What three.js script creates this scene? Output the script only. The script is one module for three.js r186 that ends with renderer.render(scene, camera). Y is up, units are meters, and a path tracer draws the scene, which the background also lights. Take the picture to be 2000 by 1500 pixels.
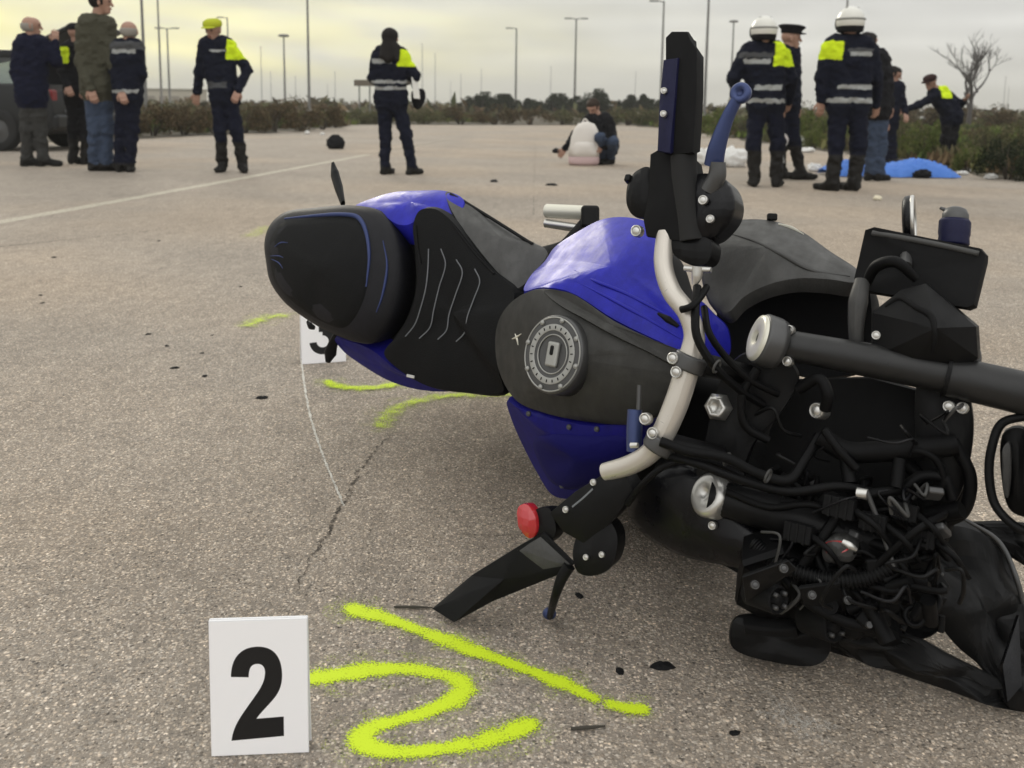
import * as THREE from 'three';
import { mergeGeometries, mergeVertices, toCreasedNormals } from 'three/addons/utils/BufferGeometryUtils.js';
import { RoundedBoxGeometry } from 'three/addons/geometries/RoundedBoxGeometry.js';
import { createNoise2D, createNoise3D } from 'simplex-noise';

// ---------------------------------------------------------------- camera, sky, sun, exposure
const V = (x, y, z) => new THREE.Vector3(x, y, z);
function rng(seed) { let s = seed >>> 0; return () => { s = (s + 0x6d2b79f5) | 0; let t = Math.imul(s ^ (s >>> 15), 1 | s); t = (t + Math.imul(t ^ (t >>> 7), 61 | t)) ^ t; return ((t ^ (t >>> 14)) >>> 0) / 4294967296; }; }
const n2 = createNoise2D(rng(11)), n3 = createNoise3D(rng(12));
const clamp = (v, a = 0, b = 1) => Math.min(b, Math.max(a, v));
const mix = (a, b, t) => a + (b - a) * t;
const smooth = (a, b, v) => { const t = clamp((v - a) / (b - a)); return t * t * (3 - 2 * t); };
const fbm = (x, y, o = 4) => { let s = 0, a = 0.5, f = 1; for (let i = 0; i < o; i++) { s += a * n2(x * f, y * f); a *= 0.5; f *= 2.03; } return s; };

const scene = new THREE.Scene();
const FOCAL = 1800, EYE = 0.8, PITCH = 8 * Math.PI / 180, ROLL = 0.7 * Math.PI / 180;
const CY = 205 + FOCAL * Math.tan(PITCH);                           // a lens shifted upwards: the photograph is a crop
const camera = new THREE.PerspectiveCamera(2 * Math.atan(750 / FOCAL) * 180 / Math.PI, 4 / 3, 0.05, 4000);
camera.position.set(0, EYE, 0);
camera.rotation.order = 'YXZ';
camera.rotation.set(-PITCH, 0, ROLL);
camera.setViewOffset(2000, 1500, 0, 750 - CY, 2000, 1500);
camera.updateMatrixWorld(true);
camera.focus = 1.5;
camera.userData.fStop = 7;

const renderer = new THREE.WebGLRenderer({ antialias: true });
renderer.setSize(1024, 768);
renderer.toneMapping = THREE.LinearToneMapping;
renderer.toneMappingExposure = 1.0;
renderer.shadowMap.enabled = true;
renderer.outputColorSpace = THREE.SRGBColorSpace;

// overcast evening sky: pale grey cloud sheet, streaks, warm yellow glow low over the road
const SUN = V(-0.36, 0.36, -0.86).normalize();
{
  const w = 1024, h = 512, data = new Float32Array(w * h * 4);
  const sunAz = Math.atan2(SUN.x, -SUN.z);
  for (let j = 0; j < h; j++) for (let i = 0; i < w; i++) {
    const el = ((j + 0.5) / h - 0.5) * Math.PI, u = (i + 0.5) / w;
    // three.js: u = atan2(z, x) / 2pi + 0.5
    const th = (u - 0.5) * Math.PI * 2, x = Math.cos(th), z = Math.sin(th);
    let da = Math.atan2(x, -z) - sunAz; da = Math.atan2(Math.sin(da), Math.cos(da));
    const e = Math.max(el, 0.0), k = 1 / (0.12 + Math.sin(e));
    const c1 = fbm(x * k * 0.9 + 3, z * k * 0.9, 5), c2 = fbm(x * 1.6 + 7 + el * 2, el * 34 + z * 1.6, 4);
    const streak = fbm(da * 3.2 + 2, el * 26 + da * 2.5, 4);
    const up = 0.75 + 0.52 * smooth(0.08, 1.1, el);
    const behind = 1 + 0.38 * smooth(-0.1, 0.9, z * Math.cos(el)) * smooth(0, 0.3, el);      // sky raised behind the camera, added as fill for the marker and ground
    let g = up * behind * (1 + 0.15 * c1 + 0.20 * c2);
    let r = g * 1.0, gg = g * 1.0, b = g * (0.985 - 0.05 * Math.exp(-da * da / 0.5));
    const low = Math.exp(-Math.pow(el / 0.07, 2));
    r *= 1 + 0.06 * low; gg *= 1 + 0.04 * low; b *= 1 - 0.01 * low;
    const glow = Math.exp(-Math.pow((da + 0.02) / 0.36, 2)) * Math.exp(-Math.pow((el - 0.060) / 0.044, 2)) * clamp(0.85 + 1.1 * streak, 0.1, 1.6);
    r += 0.62 * glow; gg += 0.53 * glow; b -= 0.08 * glow;
    const wide = Math.exp(-Math.pow(da / 0.8, 2)) * Math.exp(-Math.pow((el - 0.15) / 0.3, 2));
    r += 0.03 * wide; gg += 0.025 * wide; b += 0.01 * wide;
    if (el < 0) { const t = smooth(0, -0.08, el); r = mix(r, 0.16, t); gg = mix(gg, 0.145, t); b = mix(b, 0.12, t); }
    data.set([r, gg, b, 1], (j * w + i) * 4);
  }
  const sky = new THREE.DataTexture(data, w, h, THREE.RGBAFormat, THREE.FloatType);
  sky.mapping = THREE.EquirectangularReflectionMapping; sky.magFilter = sky.minFilter = THREE.LinearFilter; sky.needsUpdate = true;
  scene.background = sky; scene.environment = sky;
}
const sun = new THREE.DirectionalLight(new THREE.Color(1, 0.93, 0.8), 1.0);
sun.position.copy(SUN).multiplyScalar(40);
sun.castShadow = true; sun.shadow.radius = 34; sun.shadow.mapSize.set(2048, 2048);
Object.assign(sun.shadow.camera, { left: -20, right: 20, top: 20, bottom: -20, near: 1, far: 90 });
scene.add(sun); scene.add(sun.target);
scene.fog = new THREE.FogExp2(new THREE.Color(0.80, 0.79, 0.74), 0.0011);

// ---------------------------------------------------------------- survey helpers: a bearing measured in the photograph -> a place in the world
const camQ = camera.quaternion.clone();
const ray = (px, py) => V((px - 1000) / FOCAL, -(py - CY) / FOCAL, -1).applyQuaternion(camQ);
const G = (px, py, y = 0) => { const d = ray(px, py); return V(0, EYE, 0).addScaledVector(d, (y - EYE) / d.y); };
const D = (px, py, depth) => { const d = ray(px, py); return V(0, EYE, 0).addScaledVector(d, depth / -d.z); };

// ---------------------------------------------------------------- naming and building helpers
const taken = new Map();
function numbered(n) { const k = (taken.get(n) ?? -1) + 1; taken.set(n, k); return k ? n + '_' + String(k).padStart(3, '0') : n; }
function shadows(o) { o.traverse((c) => { if (c.isMesh) { c.castShadow = true; c.receiveShadow = true; } }); return o; }
function thing(name, label, category, pos = [0, 0, 0], group) {
  const o = new THREE.Group(); o.name = numbered(name); o.position.set(...pos);
  o.userData = { label, category }; if (group) o.userData.group = group;
  scene.add(o); return o;
}
function tag(o, label, category, group) { o.userData = { ...o.userData, label, category }; if (group) o.userData.group = group; return o; }
function mesh(name, geo, mat, parent = scene) {
  if (Array.isArray(geo)) geo = merge(geo);
  const m = new THREE.Mesh(geo, mat); m.name = parent === scene ? numbered(name) : name; m.castShadow = m.receiveShadow = true; parent.add(m); return m;
}
function struct(name, geo, mat) { const m = mesh(name, geo, mat); m.userData.kind = 'structure'; return m; }
function merge(list) {
  list = list.map((g) => { g = g.index ? g.toNonIndexed() : g; for (const k of Object.keys(g.attributes)) if (!['position', 'normal', 'uv'].includes(k)) g.deleteAttribute(k); if (!g.attributes.uv) g.setAttribute('uv', new THREE.BufferAttribute(new Float32Array(g.attributes.position.count * 2), 2)); if (!g.attributes.normal) g.computeVertexNormals(); return g; });
  return list.length === 1 ? list[0] : mergeGeometries(list);
}
function geoOf(pos, idx, uv) {
  const g = new THREE.BufferGeometry(); g.setAttribute('position', new THREE.BufferAttribute(new Float32Array(pos), 3));
  if (uv) g.setAttribute('uv', new THREE.BufferAttribute(new Float32Array(uv), 2));
  g.setIndex(idx); g.computeVertexNormals(); return g;
}
// tube along points with a radius for each point (smooth curve), round caps
function tube(pts, r, { seg = 0, rad = 12, flat = 1 } = {}) {
  const curve = pts.length > 2 ? new THREE.CatmullRomCurve3(pts, false, 'centripetal') : new THREE.LineCurve3(pts[0], pts[1]);
  const n = seg || Math.max(2, pts.length > 2 ? pts.length * 6 : 2), R = Array.isArray(r) ? r : [r, r];
  const rr = (t) => { const x = t * (R.length - 1), i = Math.min(R.length - 2, Math.floor(x)); return mix(R[i], R[i + 1], x - i); };
  const pos = [], idx = [], uv = []; let nrm = null, len = 0, prev = null;
  for (let i = 0; i <= n; i++) {
    const t = i / n, p = curve.getPoint(t), tan = curve.getTangent(t);
    if (!nrm) nrm = Math.abs(tan.y) < 0.9 ? V(0, 1, 0) : V(1, 0, 0);
    nrm = nrm.clone().addScaledVector(tan, -nrm.dot(tan)).normalize();
    const bi = tan.clone().cross(nrm); if (prev) len += p.distanceTo(prev); prev = p;
    for (let k = 0; k <= rad; k++) { const a = k / rad * Math.PI * 2, q = p.clone().addScaledVector(nrm, Math.cos(a) * rr(t)).addScaledVector(bi, Math.sin(a) * rr(t) * flat); pos.push(q.x, q.y, q.z); uv.push(k / rad * 0.2, len); }
  }
  for (let i = 0; i < n; i++) for (let k = 0; k < rad; k++) { const a = i * (rad + 1) + k, b = a + rad + 1; idx.push(a, a + 1, b, b, a + 1, b + 1); }
  for (const [ring, end] of [[0, 0], [n, 1]]) {
    const c = curve.getPoint(end), base = pos.length / 3; pos.push(c.x, c.y, c.z); uv.push(0, 0);
    for (let k = 0; k <= rad; k++) { const a = (ring * (rad + 1) + k) * 3; pos.push(pos[a], pos[a + 1], pos[a + 2]); uv.push(0, 0); }
    for (let k = 0; k < rad; k++) end ? idx.push(base, base + 2 + k, base + 1 + k) : idx.push(base, base + 1 + k, base + 2 + k);
  }
  const g = geoOf(pos, idx, uv); return g;
}
// a solid padded panel: a closed outline in space, swelling to a crown in the middle, with thickness and a rounded rim
function pad(outline, { center, bulge = 0.02, thick = 0.05, dir, round = true, rings = 7, power = 2.2, rim = 0.006, rough = 0, freq = 30, crease = 50, seg = 6, taper = 0.92 } = {}) {
  let pts = outline.map((p) => p.clone());
  if (round) pts = new THREE.CatmullRomCurve3(pts, true, 'centripetal').getPoints(pts.length * seg).slice(0, -1);
  else { const o = []; pts.forEach((p, i) => { const q = pts[(i + 1) % pts.length]; for (let k = 0; k < 4; k++) o.push(p.clone().lerp(q, k / 4)); }); pts = o; }
  const c = center ? center.clone() : pts.reduce((a, p) => a.add(p), V(0, 0, 0)).multiplyScalar(1 / pts.length);
  let nv = V(0, 0, 0); pts.forEach((p, i) => { const q = pts[(i + 1) % pts.length]; nv.add(p.clone().sub(c).cross(q.clone().sub(c))); }); nv.normalize();
  if (nv.dot(dir) < 0) { nv.negate(); pts.reverse(); }
  const N = pts.length, pos = [], idx = [], uv = [];
  const e1 = Math.abs(nv.y) < 0.9 ? V(0, 1, 0).cross(nv).normalize() : V(1, 0, 0), e2 = nv.clone().cross(e1);
  const put = (p) => { pos.push(p.x, p.y, p.z); const d = p.clone().sub(c); uv.push(d.dot(e1), d.dot(e2)); };
  // front rings: rim bevel first, then inwards
  const mid = center ? center : c;
  const T = [0, 0.02]; for (let k = 1; k <= rings; k++) T.push(0.02 + 0.98 * k / rings);
  const NR = T.length - 1;
  for (let k = 0; k < NR; k++) for (const p of pts) {
    const t = T[k], q = p.clone().lerp(mid, t), s = 1 - Math.pow(1 - t, power);
    const lift = (k === 0 ? -rim : 0) + bulge * s + (rough ? rough * n3(q.x * freq, q.y * freq, q.z * freq) * Math.min(1, t * 5) : 0);
    put(q.addScaledVector(nv, lift));
  }
  put(mid.clone().addScaledVector(nv, bulge));
  const ctr = NR * N;
  for (let k = 0; k < NR - 1; k++) for (let i = 0; i < N; i++) { const a = k * N + i, b = k * N + (i + 1) % N; idx.push(a, b, a + N, a + N, b, b + N); }
  for (let i = 0; i < N; i++) idx.push((NR - 1) * N + i, (NR - 1) * N + (i + 1) % N, ctr);
  // wall and back
  const wall = pos.length / 3;
  for (const p of pts) put(p.clone().lerp(mid, 0.0).addScaledVector(nv, -rim));
  for (const p of pts) put(p.clone().lerp(mid, 1 - taper).addScaledVector(nv, -thick));
  for (let i = 0; i < N; i++) { const a = wall + i, b = wall + (i + 1) % N; idx.push(a, a + N, b, b, a + N, b + N); }
  const back = pos.length / 3;
  for (const p of pts) put(p.clone().lerp(mid, 1 - taper).addScaledVector(nv, -thick));
  put(mid.clone().addScaledVector(nv, -thick));
  for (let i = 0; i < N; i++) idx.push(back + i, back + N, back + (i + 1) % N);
  const g = geoOf(pos, idx, uv);
  return toCreasedNormals(g, crease * Math.PI / 180);
}
function along(g, from, to) {                                       // stands a geometry built on +y at `from`, pointing to `to`
  const d = to.clone().sub(from).normalize(); g.applyQuaternion(new THREE.Quaternion().setFromUnitVectors(V(0, 1, 0), d)); g.translate(from.x, from.y, from.z); return g;
}
function basisAt(g, o, x, y, z) { g.applyMatrix4(new THREE.Matrix4().makeBasis(x, y, z).setPosition(o)); return g; }
function lathe(profile, seg = 28) { return new THREE.LatheGeometry(profile.map(([r, y]) => new THREE.Vector2(r, y)), seg); }
function rbox(w, h, d, r = 0.005, s = 2) { return new RoundedBoxGeometry(w, h, d, s, Math.min(r, w / 2.01, h / 2.01, d / 2.01)); }
const caster = new THREE.Raycaster();
function on(m, px, py, lift = 0.001) {                              // the place on a built surface that lies on a bearing
  m.updateWorldMatrix(true, false); const d = ray(px, py).normalize(); caster.set(V(0, EYE, 0), d);
  const side = m.material.side; m.material.side = THREE.DoubleSide; const hit = caster.intersectObject(m, false)[0]; m.material.side = side;
  return hit ? hit.point.addScaledVector(d, -lift) : null;
}

// ---------------------------------------------------------------- materials
const lin = (r, g, b) => new THREE.Color().setRGB(r, g, b);
function grain(size, seed, f) {                                     // grey noise texture
  const d = new Uint8Array(size * size * 4), rd = rng(seed);
  for (let i = 0; i < size * size; i++) { const v = clamp(f(i % size, Math.floor(i / size), rd)) * 255; d.set([v, v, v, 255], i * 4); }
  const t = new THREE.DataTexture(d, size, size); t.wrapS = t.wrapT = THREE.RepeatWrapping; t.magFilter = t.minFilter = THREE.LinearFilter; t.needsUpdate = true; return t;
}
const tileNoise = (x, y, size, f, o = 3) => { const a = x / size * Math.PI * 2, b = y / size * Math.PI * 2, R = f / (Math.PI * 2); let s = 0, am = 0.5, k = 1; for (let i = 0; i < o; i++) { s += am * (n3(Math.cos(a) * R * k + 5, Math.sin(a) * R * k, Math.cos(b) * R * k) + n3(Math.sin(b) * R * k, Math.cos(a) * R * k + 9, Math.sin(a) * R * k)) * 0.7; am *= 0.5; k *= 2; } return s; };
const scuffTex = (() => {                                          // scuffed plastic: patches and fine scratches
  const c = document.createElement('canvas'); c.width = c.height = 512; const x = c.getContext('2d'), r = rng(3), im = x.createImageData(512, 512);
  for (let i = 0; i < 512 * 512; i++) { const v = clamp(0.62 + 0.22 * tileNoise(i % 512, Math.floor(i / 512), 512, 7) + 0.10 * (r() - 0.5)) * 255; im.data.set([v, v, v, 255], i * 4); }
  x.putImageData(im, 0, 0);
  for (let k = 0; k < 260; k++) { const a = r() * 6.283, l = 10 + 90 * r() * r(), px = r() * 512, py = r() * 512, v = Math.floor(90 + 165 * r()); x.strokeStyle = `rgba(${v},${v},${v},${0.25 + 0.5 * r()})`; x.lineWidth = 0.5 + 1.2 * r(); x.beginPath(); x.moveTo(px, py); x.lineTo(px + Math.cos(a) * l, py + Math.sin(a) * l); x.stroke(); }
  const t = new THREE.CanvasTexture(c); t.wrapS = t.wrapT = THREE.RepeatWrapping; t.repeat.set(5, 5); return t;
})();
const dustTex = (() => { const t = grain(512, 5, (x, y, r) => 0.84 + 0.11 * tileNoise(x, y, 512, 9) + 0.16 * (r() - 0.5)); t.colorSpace = THREE.SRGBColorSpace; t.repeat.set(4, 4); return t; })();
const leatherTex = grain(256, 7, (x, y, r) => 0.5 + 0.4 * tileNoise(x, y, 256, 26, 2) + 0.25 * (r() - 0.5)); leatherTex.repeat.set(12, 12);
const std = (c, o = {}) => new THREE.MeshStandardMaterial({ color: c, roughness: 0.7, ...o });
const phys = (c, o = {}) => new THREE.MeshPhysicalMaterial({ color: c, roughness: 0.5, ...o });
const M = {
  blue: phys(lin(0.026, 0.028, 0.52), { roughness: 0.7, roughnessMap: scuffTex, clearcoat: 0.16, clearcoatRoughness: 0.25, specularIntensity: 0.3, map: dustTex }),
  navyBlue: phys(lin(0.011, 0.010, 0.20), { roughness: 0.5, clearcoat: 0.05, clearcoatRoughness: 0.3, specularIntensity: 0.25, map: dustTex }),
  greyMatte: phys(lin(0.082, 0.081, 0.078), { roughness: 0.85, roughnessMap: scuffTex, bumpMap: scuffTex, bumpScale: 0.0003, specularIntensity: 0.7, map: dustTex }),
  tankGrey: phys(lin(0.050, 0.049, 0.045), { roughness: 0.95, roughnessMap: scuffTex, specularIntensity: 0.7, map: dustTex }),
  seat: phys(lin(0.005, 0.0054, 0.006), { roughness: 0.62, specularIntensity: 0.35, bumpMap: leatherTex, bumpScale: 0.0006, map: dustTex }),
  seatSide: phys(lin(0.012, 0.012, 0.016), { roughness: 0.55, specularIntensity: 0.5, bumpMap: leatherTex, bumpScale: 0.0005, map: dustTex }),
  black: phys(lin(0.006, 0.006, 0.0065), { roughness: 0.78, roughnessMap: scuffTex, bumpMap: scuffTex, bumpScale: 0.0003, specularIntensity: 0.4, map: dustTex }),
  blackDeep: phys(lin(0.004, 0.004, 0.0045), { roughness: 0.55, specularIntensity: 0.3, map: dustTex }),
  blackGloss: phys(lin(0.006, 0.006, 0.008), { roughness: 0.5, roughnessMap: scuffTex, bumpMap: scuffTex, bumpScale: 0.0004, specularIntensity: 0.55, map: dustTex }),
  blackRough: phys(lin(0.0085, 0.0085, 0.009), { roughness: 0.75, specularIntensity: 0.4, map: dustTex }),
  dustyBlack: phys(lin(0.0095, 0.0095, 0.010), { roughness: 0.85, roughnessMap: scuffTex, specularIntensity: 0.5, bumpMap: scuffTex, bumpScale: 0.0008, map: dustTex }),
  deepBlue: phys(lin(0.007, 0.0065, 0.095), { roughness: 0.6, specularIntensity: 0.2 }),
  rubber: std(lin(0.014, 0.014, 0.014), { roughness: 0.9 }),
  ring: std(lin(0.36, 0.36, 0.34), { roughness: 0.4, metalness: 0.5 }),
  steel: std(lin(0.62, 0.61, 0.58), { roughness: 0.32, metalness: 0.85 }),
  darkSteel: std(lin(0.085, 0.085, 0.085), { roughness: 0.4, metalness: 0.5 }),
  bar: std(lin(0.60, 0.56, 0.50), { roughness: 0.58, metalness: 0.5, roughnessMap: scuffTex, bumpMap: scuffTex, bumpScale: 0.0002 }),
  darkNavy: phys(lin(0.013, 0.014, 0.06), { roughness: 0.5, specularIntensity: 0.5, map: dustTex }),
  cream: std(lin(0.70, 0.68, 0.58), { roughness: 0.35, metalness: 0.3 }),
  blueAnod: std(lin(0.045, 0.065, 0.17), { roughness: 0.4, metalness: 0.4 }),
  blueTrim: std(lin(0.02, 0.036, 0.13), { roughness: 0.6 }),
  greyThread: std(lin(0.16, 0.17, 0.18), { roughness: 0.8 }),
  red: phys(lin(0.45, 0.02, 0.025), { roughness: 0.25, clearcoat: 0.8 }),
  forkGrey: phys(lin(0.021, 0.021, 0.021), { roughness: 0.62, roughnessMap: scuffTex, bumpMap: scuffTex, bumpScale: 0.0002, specularIntensity: 0.8, map: dustTex }),
  white: std(lin(0.88, 0.88, 0.89), { roughness: 0.6 }),
};

// ---------------------------------------------------------------- ground
const asphaltMaps = (() => {
  const S = 2048, rd = rng(21), v = new Float32Array(S * S), tint = new Float32Array(S * S), bump = new Float32Array(S * S).fill(0.35);
  for (let y = 0; y < S; y++) for (let x = 0; x < S; x++) { const i = y * S + x; v[i] = 0.50 + 0.10 * (rd() - 0.5); }
  for (let k = 0; k < 330000; k++) {                                // stones in the binder, each its own tone
    const cx = rd() * S, cy = rd() * S, r = 1.1 + 3.3 * Math.pow(rd(), 2.2), q = (rd() + rd() + rd()) / 1.5 - 1;
    const tone = clamp(0.585 + 0.36 * q, 0.2, 0.95), tn = rd() - 0.5, hgt = 0.35 + 0.6 * rd(), sx = 0.7 + 0.6 * rd();
    const R = Math.ceil(r * 1.4);
    for (let y = -R; y <= R; y++) for (let x = -R; x <= R; x++) {
      const d = Math.hypot(x / sx, y * sx) / r; if (d > 1) continue;
      const i = ((Math.round(cy) + y + S) % S) * S + (Math.round(cx) + x + S) % S, a = Math.min(1, (1 - d) * 2.2);
      v[i] = mix(v[i], tone, a); tint[i] = mix(tint[i], tn, a); bump[i] = mix(bump[i], hgt * (1 - 0.4 * d * d), a);
    }
  }
  const c = new Uint8Array(S * S * 4), b = new Uint8Array(S * S * 4);
  for (let y = 0; y < S; y++) for (let x = 0; x < S; x++) {
    const i = y * S + x, m = 1 + 0.09 * tileNoise(x, y, S, 14, 2) + 0.10 * tileNoise(x, y, S, 90, 2), t = tint[i] * 0.05;
    c.set([clamp(v[i] * m * (1.055 + t)) * 255, clamp(v[i] * m * 0.985) * 255, clamp(v[i] * m * (0.90 - t)) * 255, 255], i * 4);
    const h = clamp(bump[i]) * 255; b.set([h, h, h, 255], i * 4);
  }
  const mk = (d, srgb) => { const t = new THREE.DataTexture(d, S, S); t.wrapS = t.wrapT = THREE.RepeatWrapping; t.magFilter = t.minFilter = THREE.LinearFilter; if (srgb) t.colorSpace = THREE.SRGBColorSpace; t.needsUpdate = true; return t; };
  return [mk(c, true), mk(b, false)];
})();
M.asphalt = new THREE.MeshStandardMaterial({ map: asphaltMaps[0], bumpMap: asphaltMaps[1], bumpScale: 0.0035, roughness: 0.92, vertexColors: true });
function sheet(x0, x1, z0, z1, nx, nz, y, tile, colour, zpow = 1) {
  const pos = [], uv = [], col = [], idx = [];
  for (let j = 0; j <= nz; j++) for (let i = 0; i <= nx; i++) {
    const x = mix(x0, x1, i / nx), z = mix(z0, z1, Math.pow(j / nz, zpow)), h = typeof y === 'function' ? y(x, z) : y;
    pos.push(x, h, z); uv.push(x / tile, z / tile); col.push(...colour(x, z));
  }
  for (let j = 0; j < nz; j++) for (let i = 0; i < nx; i++) { const a = j * (nx + 1) + i, b = a + nx + 1; idx.push(a, a + 1, b, b, a + 1, b + 1); }
  const g = geoOf(pos, idx, uv); g.setAttribute('color', new THREE.BufferAttribute(new Float32Array(col), 3));
  const n = g.attributes.normal; if (n.getY(0) < 0) { for (let i = 0; i < idx.length; i += 3) [idx[i + 1], idx[i + 2]] = [idx[i + 2], idx[i + 1]]; g.setIndex(idx); g.computeVertexNormals(); }
  return g;
}
struct('asphalt', sheet(-32, 32, 4, -62, 160, 180, (x, z) => 0, 1.55, (x, z) => {
  const p = 1.03 + 0.15 * fbm(x * 0.45 + 3, z * 0.6, 4) + 0.10 * fbm(x * 1.7, z * 1.7 + 9, 3);
  const sandy = smooth(-0.1, 0.5, fbm(x * 0.22 + 11, z * 0.30 + 2, 3) + 0.15 * (x > -1 && z < -3 ? 1 : 0));
  return [p * (1 + 0.10 * sandy), p * (1 + 0.045 * sandy), p * (1 - 0.02 * sandy)];
}, 1.8), M.asphalt);

// worn soil that carries on to the horizon
const soilTex = (() => { const t = grain(512, 31, (x, y, r) => 0.62 + 0.22 * tileNoise(x, y, 512, 10, 4) + 0.3 * (r() - 0.5)); t.colorSpace = THREE.SRGBColorSpace; return t; })();
M.soil = new THREE.MeshStandardMaterial({ map: soilTex, roughness: 1, vertexColors: true });
struct('ground', sheet(-900, 900, 60, -1500, 90, 90, -0.05, 3, (x, z) => { const n = fbm(x * 0.02, z * 0.03, 3); return [0.30 + 0.06 * n, 0.25 + 0.06 * n, 0.15 + 0.03 * n]; }), M.soil);
const flat = (pts, y) => { const sh = new THREE.Shape(pts.map((p) => new THREE.Vector2(p.x, -p.z))); const g = new THREE.ShapeGeometry(sh); g.rotateX(-Math.PI / 2); g.translate(0, y, 0); const p = g.attributes.position, uv = []; for (let i = 0; i < p.count; i++) uv.push(p.getX(i) / 2.3, p.getZ(i) / 2.3); g.setAttribute('uv', new THREE.BufferAttribute(new Float32Array(uv), 2)); return g; };
const verge = (list, name) => {
  const w = []; list.forEach((p, i) => { const q = list[(i + 1) % list.length]; for (let k = 0; k < 10; k++) { const m = p.clone().lerp(q, k / 10); const s = Math.min(1, -m.z / 40); w.push(V(m.x + s * 0.7 * n2(m.x * 0.9, m.z * 0.9), 0, m.z + s * 0.7 * n2(m.z * 0.9 + 40, m.x * 0.9))); } });
  return struct(name, flat(w, 0.008), M.vergeSoil);
};
M.vergeSoil = std(lin(0.20, 0.165, 0.105), { map: soilTex, roughness: 1 });
const rightEdge = [G(1250, 246), G(1420, 268), G(1560, 289), G(1760, 312), G(1880, 338), G(2000, 356), G(2300, 400)];
verge([...rightEdge, V(31, 0, -6), V(31, 0, -55), V(rightEdge[0].x, 0, -55)], 'verge');
const leftEdge = [G(-260, 292), G(60, 279), G(290, 270), G(520, 260), G(670, 248)];
verge([...leftEdge, V(leftEdge[4].x - 1, 0, -55), V(-31, 0, -55), V(-31, 0, leftEdge[0].z)], 'verge');
const farEdge = [G(560, 243), G(900, 243.5), G(1300, 244.5)];
verge([...farEdge, V(farEdge[2].x + 3, 0, -58), V(farEdge[0].x - 3, 0, -58)], 'verge');

// a painted or cracked strip on the asphalt: a narrow ragged ribbon through ground points
function ribbon(pts, width, y, seg = 60, ragged = 0.15, seed = 1) {
  const curve = new THREE.CatmullRomCurve3(pts), pos = [], idx = [], uv = [], n = Math.max(seg, 2), rd = rng(seed);
  for (let i = 0; i <= n; i++) {
    const t = i / n, p = curve.getPoint(t), d = curve.getTangent(t), s = V(-d.z, 0, d.x).normalize(), w = (typeof width === 'function' ? width(t) : width) / 2;
    for (const k of [-1, 1]) { const q = p.clone().addScaledVector(s, k * w * (1 + ragged * (rd() * 2 - 1))); pos.push(q.x, y, q.z); uv.push(q.x, q.z); }
  }
  for (let i = 0; i < n; i++) { const a = i * 2; idx.push(a, a + 1, a + 2, a + 2, a + 1, a + 3); }
  return geoOf(pos, idx, uv);
}
const wornAlpha = grain(512, 41, (x, y, r) => 0.72 + 0.55 * tileNoise(x, y, 512, 30, 3) + 0.7 * (r() - 0.5)); wornAlpha.repeat.set(2.2, 2.2);
M.roadPaint = std(lin(0.55, 0.50, 0.40), { roughness: 0.8, alphaMap: wornAlpha, transparent: true, side: THREE.DoubleSide });
M.faintPaint = std(lin(0.50, 0.46, 0.37), { roughness: 0.8, alphaMap: grain(512, 43, (x, y, r) => 0.3 + 0.5 * tileNoise(x, y, 512, 30, 3) + 0.6 * (r() - 0.5)), transparent: true, side: THREE.DoubleSide });
M.crack = std(lin(0.05, 0.042, 0.034), { roughness: 1, side: THREE.DoubleSide, transparent: true, alphaMap: (() => { const t = grain(256, 47, (x, y, r) => 0.35 + 1.1 * tileNoise(x, y, 256, 18, 3) + 0.6 * (r() - 0.5)); t.repeat.set(4, 4); return t; })() });
M.chalk = std(lin(0.66, 0.64, 0.58), { roughness: 0.9, alphaMap: wornAlpha, transparent: true, side: THREE.DoubleSide });
struct('road_marking', ribbon([G(-260, 478), G(0, 434), G(350, 371), G(720, 302)], 0.125, 0.0015, 90, 0.06, 3), M.roadPaint);
struct('road_marking', ribbon([G(722, 301.6), G(800, 287), G(900, 270)], 0.10, 0.0015, 60, 0.2, 4), M.faintPaint);
struct('road_seam', ribbon([G(-100, 492), G(0, 482), G(120, 470), G(260, 455), G(420, 432)], (t) => 0.03 * (1 - 0.8 * t), 0.0015, 80, 0.5, 5), M.crack);
struct('road_seam', ribbon([G(1046, 262), G(1045, 300), G(1043, 360), G(1042, 420)], 0.004, 0.0015, 40, 0.5, 6), M.crack);
function jag(pix, sub, amp, seed) { const rd = rng(seed), out = []; for (let i = 0; i < pix.length - 1; i++) for (let k = 0; k < sub; k++) { const t = k / sub; out.push(G(mix(pix[i][0], pix[i + 1][0], t) + amp * (rd() - 0.5), mix(pix[i][1], pix[i + 1][1], t) + amp * (rd() - 0.5))); } out.push(G(...pix[pix.length - 1])); return out; }
struct('pavement_crack', ribbon(jag([[760, 850], [735, 880], [700, 925], [670, 985], [640, 1045], [600, 1100], [575, 1160]], 6, 9, 7), (t) => 0.008 * Math.sin(Math.PI * (0.1 + 0.85 * t)), 0.0012, 220, 0.8, 8), M.crack);
struct('pavement_crack', ribbon(jag([[905, 1043], [950, 1046], [1015, 1046]], 5, 5, 9), (t) => 0.004 * Math.sin(Math.PI * t), 0.0012, 60, 0.6, 9), M.crack);
tag(mesh('chalk_line', ribbon([G(588, 700), G(598, 775), G(612, 835), G(636, 905), G(655, 950), G(672, 990)], (t) => 0.006 * (1 - 0.3 * t), 0.0022, 120, 0.6, 11), M.chalk), 'thin white chalk line running from the marker three across the asphalt', 'chalk line');

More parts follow.
